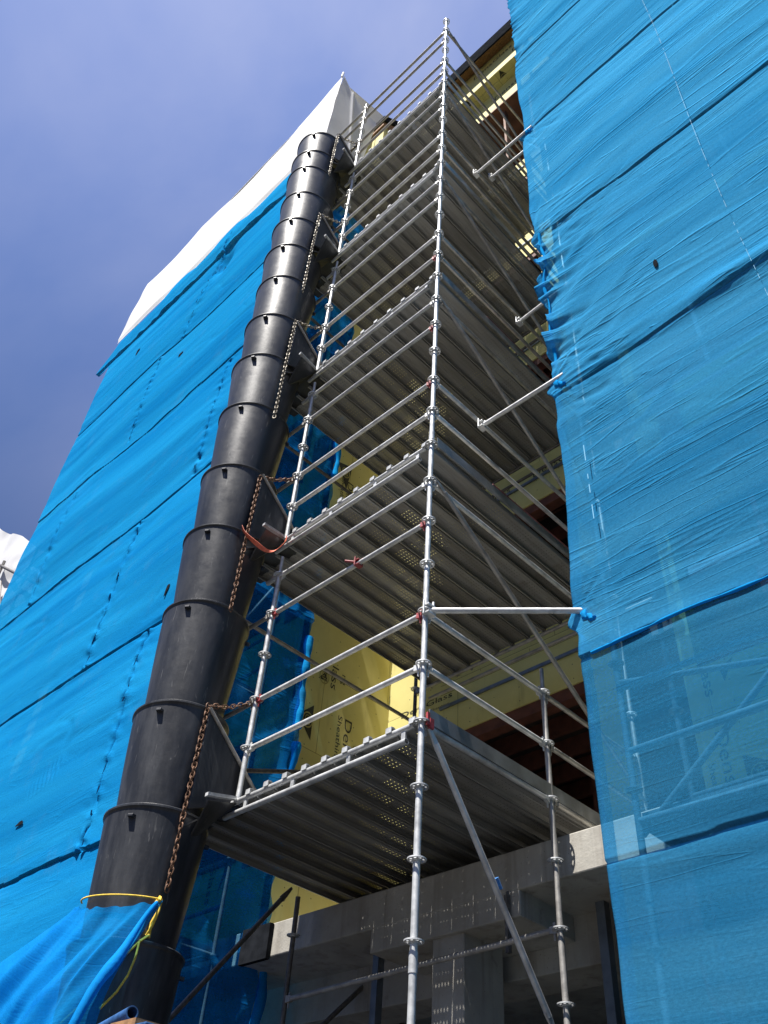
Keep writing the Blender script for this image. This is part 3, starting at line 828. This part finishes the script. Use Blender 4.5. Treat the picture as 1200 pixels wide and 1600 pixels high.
# eave
place_text('DensGlass',(-1.9,3.2,23.45),(1,0,0),(0,0,1),1.3,bld,height=.2); place_text('DensGlass',(-.6,3.2,23.05),(1,0,0),(0,0,1),1.2,bld,height=.18)
place_text('DensGlass',(-1.5,3.55,22.05),(1,0,0),(0,0,1),1.3,bld,height=.2)
emblem((-1.25,3.54,22.655),(1,0,0),(0,-1,0),.36,bld); emblem((-2.4,3.54,22.655),(1,0,0),(0,-1,0),.36,bld)

# ------------------------------------------------------------------ scaffolding behind the nets
def bay_scaffold(label,posts,levels,ys,braces,x_end):
    t=thing('scaffold',label,'scaffold')
    for x in posts:
        for y in ys:
            b=MB(); b.tube((x,y,GZ),(x,y,20.5),R_T,10)
            for i in range(-3,20): b.tube((x,y,i*1.0-.005),(x,y,i*1.0+.005),.06,12)
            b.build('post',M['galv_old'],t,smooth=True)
    for zz in levels:
        for y in ys:
            for dz in (0,.5,1.0):
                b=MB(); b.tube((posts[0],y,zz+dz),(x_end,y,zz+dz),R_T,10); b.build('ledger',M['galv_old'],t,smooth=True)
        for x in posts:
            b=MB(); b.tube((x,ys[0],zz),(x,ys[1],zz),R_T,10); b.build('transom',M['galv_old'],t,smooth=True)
        b=MB(); b.box(posts[0],x_end,ys[0]+.06,ys[1]-.03,zz+.03,zz+.08); b.build('deck_board',M['galv_old'],t)
    for p,q in braces:
        b=MB(); b.tube(p,q,R_T,10); b.build('brace',M['galv_old'],t,smooth=True)
    return t
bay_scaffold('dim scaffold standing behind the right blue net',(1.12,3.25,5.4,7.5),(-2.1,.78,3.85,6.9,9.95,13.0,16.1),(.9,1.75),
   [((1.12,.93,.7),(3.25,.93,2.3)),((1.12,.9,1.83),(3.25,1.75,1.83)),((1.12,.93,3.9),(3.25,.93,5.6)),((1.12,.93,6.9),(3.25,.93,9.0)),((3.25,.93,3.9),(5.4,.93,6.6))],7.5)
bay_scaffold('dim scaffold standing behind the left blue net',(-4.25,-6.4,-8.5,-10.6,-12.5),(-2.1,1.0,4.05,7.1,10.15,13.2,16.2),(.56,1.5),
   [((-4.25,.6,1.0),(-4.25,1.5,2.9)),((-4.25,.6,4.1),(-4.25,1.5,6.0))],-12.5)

# ------------------------------------------------------------------ nets
def dense(a,b,step,pts=(),w=.14,fine=.012):
    xs_=list(np.arange(a,b+1e-6,step))
    for p in pts:
        if a<p<b: xs_+=list(np.arange(p-w,p+w,fine))
    xs_=np.array(sorted(xs_)); keep=[xs_[0]]
    for x in xs_[1:]:
        if x-keep[-1]>fine*.6: keep.append(x)
    return np.array(keep)
def seam_h(Y,X,Z,zs,wob,amp,s,x0=-1e9,x1=1e9):
    zz=zs+wob*noise(X*.45,X*0+s,s)+wob*.35*noise(X*2.2,X*0,s+3)
    d=Z-zz
    m=np.clip((X-x0)/.2,0,1)*np.clip((x1-X)/.2,0,1)
    pleat=1+.35*noise(X*5,X*0,s+9)
    Y-=m*amp*pleat*np.where(d>0,np.exp(-d/.22),np.exp(d/.015)*0)
    Y+=m*amp*.8*np.exp(-(d/.02)**2)*(d<0)
    Y+=m*.006*noise(X*1.2,Z*0+s,s+4)*np.exp(-np.abs(d)/.4)*8*noise(X*.6+d*1.5,d*9,s+5)*.3
def lace_v(Y,X,Z,xc,z0,z1,slope,amp,s):
    xx=xc+slope*(Z-z1)
    d=X-xx; m=((Z>z0)&(Z<z1))*1.0
    n1=noise(Z*3.2,Z*0,s); n2=noise(Z*11,Z*0,s+1)
    Y+=m*amp*np.exp(-((d+.02*n2)/.022)**2)*(1.1+.9*n1+.4*n2)
    Y-=m*amp*.25*np.exp(-((d-.05)/.03)**2)*(1+n2)
    Y+=m*amp*.55*np.exp(-np.abs(d)/.12)*noise(Z*13+d*6,d*4,s+2)
    Y-=m*amp*.4*np.exp(-((d+.07)/.06)**2)*np.clip(noise(Z*1.4,Z*0,s+7),0,1)

def crease(x,y,s,w=.07):
    n=noise(x,y,s); return np.exp(-(n/w)**2)*np.clip(noise(x*.7+3,y*.35,s+50)*2,0,1)
LACE=[(-7.17,5.18,8.14,.025),(-5.62,2.08,5.14,.01),(-9.06,11.5,14.45,0),(-5.6,8.2,11.3,0),(-7.5,14.45,18.2,.2),(-10.6,2.1,5.1,.02),(-10.9,8.15,11.2,.02)]
NETS={}
def net_y(k,x,zz):
    a,b_,Y=NETS[k]; return float(Y[np.searchsorted(b_,zz),np.searchsorted(a,x)])
def left_net():
    lv=LACE
    xs_=dense(-12.72,-4.13,.05,[a for a,*_ in lv],.2,.016)
    zs=dense(GZ,18.62,.05,[2.08,5.14,8.14,11.35,14.42,17.45,-.95],.12,.014)
    X,Z=np.meshgrid(xs_,zs); Y=np.full_like(X,.42)
    lev=[GZ,-.95,2.08,5.14,8.14,11.35,14.42,17.45,18.62]
    for a,b_ in zip(lev[:-1],lev[1:]):
        m=(Z>=a)&(Z<b_); t=(Z-a)/(b_-a); Y-=m*.05*np.sin(np.pi*t)*(1+.5*noise(X*.5,Z*0+a,7))
    Y+=.012*noise(X*.22+Z*.05,Z*1.6+X*.12,11)+.004*noise(X*.4,Z*6+X*.3,12)+.03*noise(X*.4,Z*.4,13)
    Y+=.010*crease(X*.35,Z*2.6+X*.25,15)+.006*crease(X*.8,Z*5-X*.6,16)
    for i,s in enumerate((2.08,5.14,8.14,11.35,14.42)): seam_h(Y,X,Z,s,.03 if i!=3 else .09,.016 if i!=0 else .026,20+i)
    seam_h(Y,X,Z,17.45,.10,.055,31)
    for i,(xc,a,b_,sl) in enumerate(lv): lace_v(Y,X,Z,xc,a,b_,sl,.055,40+i)
    # cavity below the top hem
    Y+=.16*np.exp(-((X+7.45)/.30)**2-((Z-16.85)/.45)**2)*(Z<17.5)
    # ribbed puckers low on the net
    Y+=.018*np.sin(X*60+Z*14)*np.exp(-((X+6.9)/.6)**2-((Z-3.55-.25*(X+6.9))/.10)**2)
    # free left edge wavers
    X2=X+.035*noise(Z*.8,Z*0,60)*np.exp(-(X+12.72)/.4)
    X2=np.where((Z>17.3),X2-.75*np.exp(-(X+12.72)/.6)*np.exp(-((Z-17.6)/.35)**2),X2)
    Zt=Z+np.where(Z>18.3,.25*noise(X*.9,X*0,61)*(Z-18.3)/.32,0)
    NETS['l']=(xs_,zs,Y)
    P=np.stack([X2,Y,Zt],-1); U=np.stack([X,Z],-1)
    return grid_mesh('net',P,U)
netL=link('safety_net',left_net(),M['net_l']); tag(netL,'bright blue debris net left of the black chute, below the white sheet','net')
# small tears and the dark gaps along its laced seams
def lens(x,zz,w,h,y,sk=.25,k=0):
    b=MB(); N=10; pts=[]
    for i in range(N):
        t=2*math.pi*i/N; r=1+.25*math.sin(3*t+x*7+k)
        pts.append((x+w*.5*r*math.cos(t)+sk*h*.5*math.sin(t),y,zz+h*.5*r*math.sin(t)))
    b.prism(pts,(0,.004,0)); return b
for (x,zz,w,h) in ((-10.72,16.14,.13,.22),(-5.35,5.69,.07,.2),(-7.53,16.6,.1,.3),(-8.0,13.6,.16,.12),(-9.8,3.4,.12,.05),(-7.6,2.9,.2,.06)):
    lens(x,zz,w,h,net_y('l',x,zz)-.014).build('tear',M['membrane'],netL)
rr=random.Random(5)
for (xc,a_,b_,sl) in LACE[:5]:
    zz=a_+.15
    while zz<b_-.1:
        h=rr.uniform(.05,.2)
        lens(xc+sl*(zz-b_)+rr.uniform(-.02,.02),zz,rr.uniform(.015,.04),h,net_y('l',xc+sl*(zz-b_),zz)-.03,rr.uniform(-.1,.25),zz).build('gap',M['net_dark'],netL)
        zz+=h+rr.uniform(.08,.3)

def end_net():
    ys_=dense(.43,2.06,.03); zs=dense(GZ,18.6,.05,[2.3,5.3,8.3,11.3,14.4],.15,.02)
    Yg,Z=np.meshgrid(ys_,zs); X=np.full_like(Yg,-4.10)
    X+=.04*noise(Yg*1.2,Z*1.1,71)+.03*noise(Yg*3+Z*1.2,Z*3-Yg*2,72)+.014*noise(Yg*8,Z*2.2+Yg*4,73)+.03*crease(Yg*1.5+Z*.5,Z*1.5-Yg*1.2,77,.1)+.05*np.exp(-((Yg-2.0)/.12)**2)*(.5+noise(Z*1.7,Z*0,74))
    for s in (2.3,5.35,8.3,11.4,14.4):
        d=Z-(s+.12*noise(Yg*2,Yg*0,int(s)))
        X+=.05*np.where(d>0,np.exp(-d/.15),0)
    Y2=Yg+(.06*noise(Z*1.3,Z*0,75)-.03+.05*noise(Z*5,Z*0,76))*np.clip((Yg-1.7)/.3,0,1)
    return grid_mesh('net',np.stack([X,Y2,Z],-1),np.stack([Yg+20,Z],-1))
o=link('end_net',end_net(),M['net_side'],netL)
def hem(x,y,z0,z1,seed,r=.05,name='gathered_hem',par=netL,mat='net_l'):
    b=MB(); n=int((z1-z0)/.05); pts=[];rs=[]
    for i in range(n+1):
        zz=z0+(z1-z0)*i/n
        pts.append((x+.03*float(noise(zz*2.1,0.,seed)),y+.03*float(noise(zz*2.6,3.,seed)),zz)); rs.append(r*(.75+.4*float(noise(zz*3.1,1.,seed+1))+.2*float(noise(zz*9.,1.,seed+2))))
    b.path(pts,rs,10); me=b.mesh(name); l=me.uv_layers.new(name='uv')
    for p in me.polygons:
        for li in p.loop_indices:
            c=me.vertices[me.loops[li].vertex_index].co; l.data[li].uv=(c.x*3+c.y,c.z)
    return link(name,me,M[mat],par,smooth=60)
for (a,b_) in ((-3.2,-.6),(-.3,1.05),(2.0,3.6),(3.8,5.2),(6.2,7.6),(8.4,9.9)): hem(-4.085,2.03,a,b_,int(80+a*3),.055)

def right_net():
    xs_=dense(1.0,7.6,.04,[1.0,1.05],.12,.012); zs=dense(GZ,22.5,.03,[.51,2.02,5.18,8.25,11.32,14.3],.10,.014)
    zs=np.array(sorted(set(np.round(np.concatenate([zs,np.arange(5.2,8.4,.02)]),4))))
    X,Z=np.meshgrid(xs_,zs); Y=np.full_like(X,.75); E=X-1.0
    lev=[GZ,.51,2.02,5.18,8.25,11.32,14.3,17.4,22.5]
    for a,b_ in zip(lev[:-1],lev[1:]):
        m=(Z>=a)&(Z<b_); t=(Z-a)/(b_-a); Y-=m*.05*np.sin(np.pi*t)*np.clip(E/1.0,0.2,1)
    # long drawn folds, denser high up
    hi=np.clip((Z-2)/3,.25,1)
    Y+=hi*(.005*noise(X*.30-Z*.12,Z*3.2+X*.45,101)+.002*noise(X*.5,Z*9+X*1.4,102)+.03*noise(X*.3,Z*.5,104))
    Y+=hi*(.008*crease(X*.30,Z*1.6+X*.5,105)+.006*crease(X*.5,Z*3.0+X*1.1,106)+.005*crease(X*.7,Z*4-X*.8,107)+.003*crease(X*.9,Z*8+X*1.6,108))
    # fans of wrinkles from each tie
    for i,(tz,amp,rad) in enumerate(((11.32,.03,1.1),(8.28,.035,1.3),(5.3,.04,1.3),(2.42,.03,.6),(14.4,.02,.9))):
        th=np.arctan2(Z-tz,E+.12); rr=np.hypot(E+.12,(Z-tz))
        Y+=.6*amp*(crease(th*6,rr*.8,110+i,.12)+.3*noise(th*9,th*0,115+i))*np.exp(-rr/rad)*np.clip(rr/.2,0,1)
        Y+=.04*np.exp(-(rr/.16)**2)
    # crumpled ties between z 5.3 and 8.3
    m=np.clip((Z-5.5)/.3,0,1)*np.clip((8.35-Z)/.2,0,1)+.3*np.clip((Z-14.2)/.2,0,1)*np.clip((17.6-Z)/.2,0,1)
    Y+=m*.06*np.exp(-E/.20)*noise(Z*9+E*1.5,Z*0,120)+m*.03*np.exp(-E/.5)*noise(Z*6-E*5,E*2,121)
    for i,(s,a,w) in enumerate(((.51,.012,.012),(2.02,.05,.020),(5.18,.05,.016),(8.25,.06,.020),(11.32,.05,.018),(14.3,.03,.014))): seam_h(Y,X,Z,s,a,w,130+i)
    # hanging fold of slack cloth on two seams
    Y-=.07*np.exp(-((Z-5.28-.06*np.sin(X*1.3))/.16)**2)*np.clip((X-2.0)/.8,0,1)*np.clip((4.6-X)/.6,0,1)
    X2=X.copy()
    f=np.exp(-E/.06)
    X2+=f*(.008*noise(Z*1.1,Z*0,140)+m*.022*noise(Z*8,Z*0,141)+.004*noise(Z*3,Z*0,142))
    for tz in (5.3,2.42,8.28,11.32): X2-=.05*np.exp(-((Z-tz)/.09)**2)*np.exp(-E/.10)
    P=np.stack([X2,Y,Z],-1); U=np.stack([X,Z],-1)
    NETS['r']=(xs_,zs,Y)
    # turned-in strip at the edge
    ys_=np.linspace(.16,0,7)[:-1]; Pe=[]; Ue=[]
    first=P[:,0,:]
    cols=[];uc=[]
    for q in ys_:
        c=first.copy(); c[:,1]+=q; c[:,0]+=.015*np.sin(q*30)+q*.10; cols.append(c); u=U[:,0,:].copy(); u[:,0]-=q; uc.append(u)
    P=np.concatenate([np.stack(cols,1),P],1); U=np.concatenate([np.stack(uc,1),U],1)
    return grid_mesh('net',P,U)
netR=link('safety_net',right_net(),M['net_r']); tag(netR,'weathered blue debris net filling the right side, pipes showing through it','net')
hem(1.01,.765,5.6,8.3,150,.022,par=netR,mat='net_l')
# lashing knots where the ties reach the net, rolled seam edge
for (zz,r) in ((2.47,.036),(5.36,.04),(11.34,.035)):
    b=MB(); pts=[];rs=[]
    for i in range(9):
        t=i/8; pts.append((.965+.12*t+.01*math.sin(i*2),.77-.03*t,zz-.02-.10*t+.02*math.sin(i*1.7))); rs.append(r*(.45+.5*abs(math.sin(t*6.5+.6)))*(1-.45*t))
    b.path(pts,rs,10); me=b.mesh('knot'); l=me.uv_layers.new(name='uv')
    for p in me.polygons:
        for li in p.loop_indices:
            c=me.vertices[me.loops[li].vertex_index].co; l.data[li].uv=(c.x,c.z)
    link('gathered_knot',me,M['net_l'],netR,smooth=60)
b=MB(); pts=[];rs=[]
for i in range(120):
    x=1.02+i*.03; pts.append((x,net_y('r',x,2.03)-.012+.005*float(noise(x*3,0.,161)),2.022+.05*float(noise(x*.45,131.,131))+.0175*float(noise(x*2.2,0.,134)))); rs.append(.013*(.6+.7*abs(float(noise(x*3.6,2.,163)))))
b.path(pts,rs,8); me=b.mesh('rolled_seam'); l=me.uv_layers.new(name='uv')
for p in me.polygons:
    for li in p.loop_indices:
        c=me.vertices[me.loops[li].vertex_index].co; l.data[li].uv=(c.x,c.z*4)
link('rolled_seam',me,M['net_l'],netR,smooth=60)
# pale worn stitch line and slits
m_,nt_,out_=new_mat('pale_stitch'); bs=nd(nt_,'BsdfPrincipled',{'Base Color':(.14,.40,.60,1),'Roughness':.8}); nt_.links.new(bs.outputs[0],out_.inputs[0])
b=MB()
pz=np.arange(4.6,12.6,.07)
for zz in pz:
    x=3.1+.03*math.sin(zz*.7); 
    if random.random()<.8: b.box(x-.0015,x+.0015,.655,.658,zz,zz+random.uniform(.05,.075))
for zz,h in ((3.95,.2),(3.72,.06),(3.55,.1),(3.25,.16)): b.box(1.235,1.243,.665,.668,zz,zz+h)
b.build('stitching',m_,netR)
b=MB(); ty=net_y('r',2.28,6.1)-.014; pts=[(2.28+.03*math.cos(t)*.8,ty,6.1+.07*math.sin(t)) for t in np.linspace(0,2*math.pi,10)[:-1]]; b.prism(pts,(0,.004,0)); b.build('tear',M['membrane'],netR)

# loose net tied round the foot of the chute
def drape():
    nu,nv=90,70
    u=np.linspace(0,1,nu); v=np.linspace(0,1,nv); U,V=np.meshgrid(u,v)
    ang=-2.3+U*2.18
    R0=.445+.02*noise(U*9,V*0,170)
    ztop=.58-.03*U-.11*np.sin(np.pi*U)**1.0+.02*noise(U*14,U*0,171)
    A=np.stack([-2.66+R0*np.cos(ang),-.4+R0*np.sin(ang),ztop],-1)
    # lower edge: gathered towards bottom left, swung out in front
    bx=-3.55+U*1.5; by=-1.45+.45*U; bz=-.5-.42*U-.25*np.sin(np.pi*U)
    B=np.stack([bx,by,bz],-1)
    t=V[...,None]
    P=A*(1-t)+B*t
    sag=np.sin(np.pi*V)*.10
    P[...,2]-=sag*np.sin(np.pi*U)
    P[...,1]-=np.sin(np.pi*V)*.05
    fold=.16*noise(U*3.6+V*.7,V*.6,172)+.09*noise(U*8+V*1.2,V*.9,173)+.03*noise(U*19+V*2,V*1.5,174)
    fold*=np.clip(V*2.5,0.08,1)
    P[...,1]-=fold; P[...,0]+=fold*.25
    # rolled heavy fold on the right edge
    P[...,1]-=.14*np.exp(-((U-.90)/.07)**2)*np.clip(V*2,0,1)
    return grid_mesh('net',P,np.stack([U*2+30,V*2],-1))
DR=link('loose_net',drape(),M['net_drape']); tag(DR,'loose blue net tied round the chute foot, draped to the lower left','net')
b=MB(); pts=[];rs=[]
for i in range(26):
    t=i/25; pts.append((-2.21+.20*t+.03*math.sin(t*6),-.50-.62*t-.10*math.sin(t*3),.53-1.55*t+.02*math.sin(t*17))); rs.append(.014+.034*math.sin(min(t*1.6,1)*1.5)*(.75+.45*float(noise(t*9,0.,180))))
b.path(pts,rs,12); me=b.mesh('rolled_edge'); l=me.uv_layers.new(name='uv')
for p in me.polygons:
    for li in p.loop_indices:
        c=me.vertices[me.loops[li].vertex_index].co; l.data[li].uv=(c.x*6,c.z*.4)
link('rolled_edge',me,M['net_drape2'],DR,smooth=60)

# ------------------------------------------------------------------ white sheeting
tent=thing('tarpaulin','white shrink sheeting rising to a peak above the left blue net','tarpaulin')
def tent_front():
    xs_=np.linspace(-13.0,-4.16,120); t=np.linspace(0,1,40); X,T=np.meshgrid(xs_,t)
    f=(X+13.0)/8.84
    top=21.95+.65*np.clip((f-.75)/.25,0,1)+.05*f-.12*np.sin(np.pi*np.clip((f-.28)/.72,0,1))*1.0-.10*np.abs(np.sin(f*math.pi*3.1))
    bot=18.62+.08*noise(X*.8,X*0,201)
    Z=bot+(top-bot)*T
    Y=.40+.03*noise(X*.5,Z*.5,202)+.015*noise(X*1.4+Z,Z*1.2,203)+.10*T**2+.03*(T<.03)
    return grid_mesh('front_sheet',np.stack([X,Y,Z],-1),np.stack([X,Z],-1))
link('front_sheet',tent_front(),M['white'],tent)
def tent_side():
    s=np.linspace(0,1,50); t=np.linspace(0,1,40); Sg,T=np.meshgrid(s,t)
    Yb=.41+Sg*(1.12+.28*T)
    top=22.6-.50*np.sin(Sg*math.pi*.5)*1.3-.15*Sg+.15*np.sin(np.pi*Sg)*-1
    bot=18.85+.12*Sg
    Z=bot+(top-bot)*T
    X=-4.14+.015*noise(Yb*1.2,Z*.5,205)+.006*noise(Yb*3,Z*1.5,206)
    d=(Sg-.30-.35*(1-T)); X=X+.03*np.exp(-(d/.03)**2)
    Yb=Yb+.10*T**2*(1-Sg)
    return grid_mesh('end_sheet',np.stack([X,Yb,Z],-1),np.stack([Yb,Z],-1))
link('end_sheet',tent_side(),M['white'],tent)
b=MB(); b.prism([(-13,.55,21.9),(-4.2,.55,22.35),(-4.2,3.5,23.3),(-13,3.5,23.3)],(0,0,.02)); b.build('roof_sheet',M['white'],tent)
b=MB(); b.tube((-4.15,.45,22.4),(-4.15,.47,22.72),.03,8); b.build('ridge_tip',M['white'],tent)

# second wrapped scaffold far down the street
far=thing('wrapped_scaffold','distant white wrapped scaffold with dark pipes at the left edge, beyond the blue net','scaffold')
def fgrid():
    s=np.linspace(0,1,60); t=np.linspace(0,1,40); Sg,T=np.meshgrid(s,t)
    X=-30+Sg*12.6; top=20.2-.765*(X+25.12)+.25*np.clip((X+21)/3,0,1)**2-.12*np.sin((X+20)*1.1)
    bot=13.3+0*Sg; Z=bot+(top-bot)*T
    Y=2.5+.1*noise(X*.8,Z*.8,210)+.06*noise(X*2.5,Z*2.5,211)*np.exp(-(1-Sg)/.15)*3
    return grid_mesh('sheet',np.stack([X,Y,Z],-1),np.stack([X,Z],-1))
link('sheet',fgrid(),M['white'],far)
for p,q in (((-27,2.3,19.9),(-17,2.3,12.95)),((-21.5,2.3,16.3),(-21.5,2.3,9)),((-21.5,2.25,15.95),(-24.0,2.25,15.6)),((-20.9,2.3,15.1),(-18.9,2.3,12.2)),((-21.5,2.3,15.1),(-20.9,2.3,15.1)),((-25.5,2.3,19),(-25.5,2.3,9))):
    b=MB(); b.tube(p,q,.05,8); b.build('pipe',M['iron'],far)
b=MB(); b.box(-40,-18.6,2.6,9,GZ,13.2); b.build('wall',M['membrane'],far)
b=MB(); b.box(-40,-18.6,2.5,2.58,12.75,12.85); b.build('trim',M['frame'],far)

# ------------------------------------------------------------------ pipe rack in the lower left corner
rack=thing('pipe_rack','blue steel rack holding loose scaffold pipes at the bottom left','rack')
b=MB(); b.box(.60,.98,-2.33,-2.22,-1.10,-1.045); b.build('rail',M['bluepaint'],rack,bevel=.005)
b=MB(); b.box(.62,.66,-2.30,-2.26,GZ,-1.1); b.box(.92,.96,-2.30,-2.26,GZ,-1.1); b.box(-.4,-.36,-2.0,-1.96,GZ,-1.1); b.build('leg',M['bluepaint'],rack)
b=MB(); b.prism([(.74,-2.32,-1.044),(.90,-2.32,-1.044),(.90,-2.12,-1.044),(.74,-2.12,-1.044)],(0,0,.022)); b.build('timber_packer',M['osb'],rack)
def loose(p,q,mat,label):
    b=MB(); b.tube(p,q,R_T,18,hollow=.0045); tag(b.build('pipe',M[mat],None,smooth=True),label,'pipe','loose pipes on the rack')
loose((.665,-2.2,-.952),(-1.2,-1.9,-1.06),'bluepaint','open ended blue scaffold pipe lying on the rack by the rope')
loose((.415,-2.2,-.985),(-1.3,-1.95,-1.06),'rust','rusty open ended pipe at the bottom edge left of the blue one')

# ------------------------------------------------------------------ camera, light, sky
f,yaw,pitch,roll=1367.73,.827624,.757771,.084130
cy,sy=math.cos(yaw),math.sin(yaw)
fwd=vec(-math.cos(pitch)*sy,math.cos(pitch)*cy,math.sin(pitch)); r=vec(cy,sy,0); u=r.cross(fwd)
c_,s_=math.cos(roll),math.sin(roll); r2=r*c_+u*s_; u2=u*c_-r*s_
cam=bpy.data.cameras.new('camera'); co=bpy.data.objects.new('camera',cam); COL.objects.link(co)
mat=Matrix((( r2.x,u2.x,-fwd.x,3.88223),(r2.y,u2.y,-fwd.y,-4.11106),(r2.z,u2.z,-fwd.z,-1.77773),(0,0,0,1)))
co.matrix_world=mat
cam.sensor_fit='VERTICAL'; cam.sensor_height=24; cam.lens=f/1600*24; cam.clip_end=800; cam.clip_start=.05
S.camera=co

EL=math.radians(64); AZ=math.radians(4.5)
sd=vec(math.cos(EL)*math.sin(AZ),-math.cos(EL)*math.cos(AZ),math.sin(EL))
sun=bpy.data.lights.new('sun','SUN'); sun.energy=5.0; sun.angle=math.radians(.53); sun.color=(1,.955,.89)
so=bpy.data.objects.new('sun',sun); COL.objects.link(so); so.rotation_euler=(-sd).to_track_quat('-Z','Y').to_euler()

w=bpy.data.worlds.new('World'); S.world=w; w.use_nodes=True; nt=w.node_tree; nt.nodes.clear()
out=nt.nodes.new('ShaderNodeOutputWorld')
sky=nd(nt,'TexSky',sky_type='NISHITA'); sky.sun_disc=False; sky.sun_elevation=EL; sky.sun_rotation=math.pi-AZ
sky.air_density=1.0; sky.dust_density=.25; sky.ozone_density=7.0; sky.altitude=50
tc=nd(nt,'TexCoord')
mp=nd(nt,'Mapping',{'Vector':tc.outputs['Generated'],'Scale':(1.2,2.4,1.5),'Rotation':(.3,.5,.8)})
n=tnoise(nt,mp.outputs[0],1.1,6,.5,.3)
sepz=nd(nt,'SeparateXYZ',{'Vector':tc.outputs['Generated']})
alt=nd(nt,'MapRange',{'Value':sepz.outputs[2],'From Min':.55,'From Max':1.0}).outputs[0]
cl=math_(nt,'MULTIPLY',ramp(nt,n,[(.26,g(.0)),(.80,g(.70))]),alt,clamp=True)
gain=ramp(nt,sepz.outputs[2],[(0,g(.10)),(.42,g(.34)),(.8,g(.88)),(1,g(1.2))])
col=mixc(nt,1.0,sky.outputs[0],mixc(nt,1.0,gain,(1.60,1.54,1.80),'MULTIPLY'),'MULTIPLY')
col=mixc(nt,cl,col,(8.2,8.1,9.2))
bg=nd(nt,'Background',{'Color':col,'Strength':.05}); nt.links.new(bg.outputs[0],out.inputs[0])
S.view_settings.view_transform='Standard'; S.view_settings.look='None'; S.view_settings.exposure=1.15; S.view_settings.gamma=1
S.render.engine='CYCLES'
S.cycles.max_bounces=8; S.cycles.transparent_max_bounces=16; S.cycles.diffuse_bounces=4
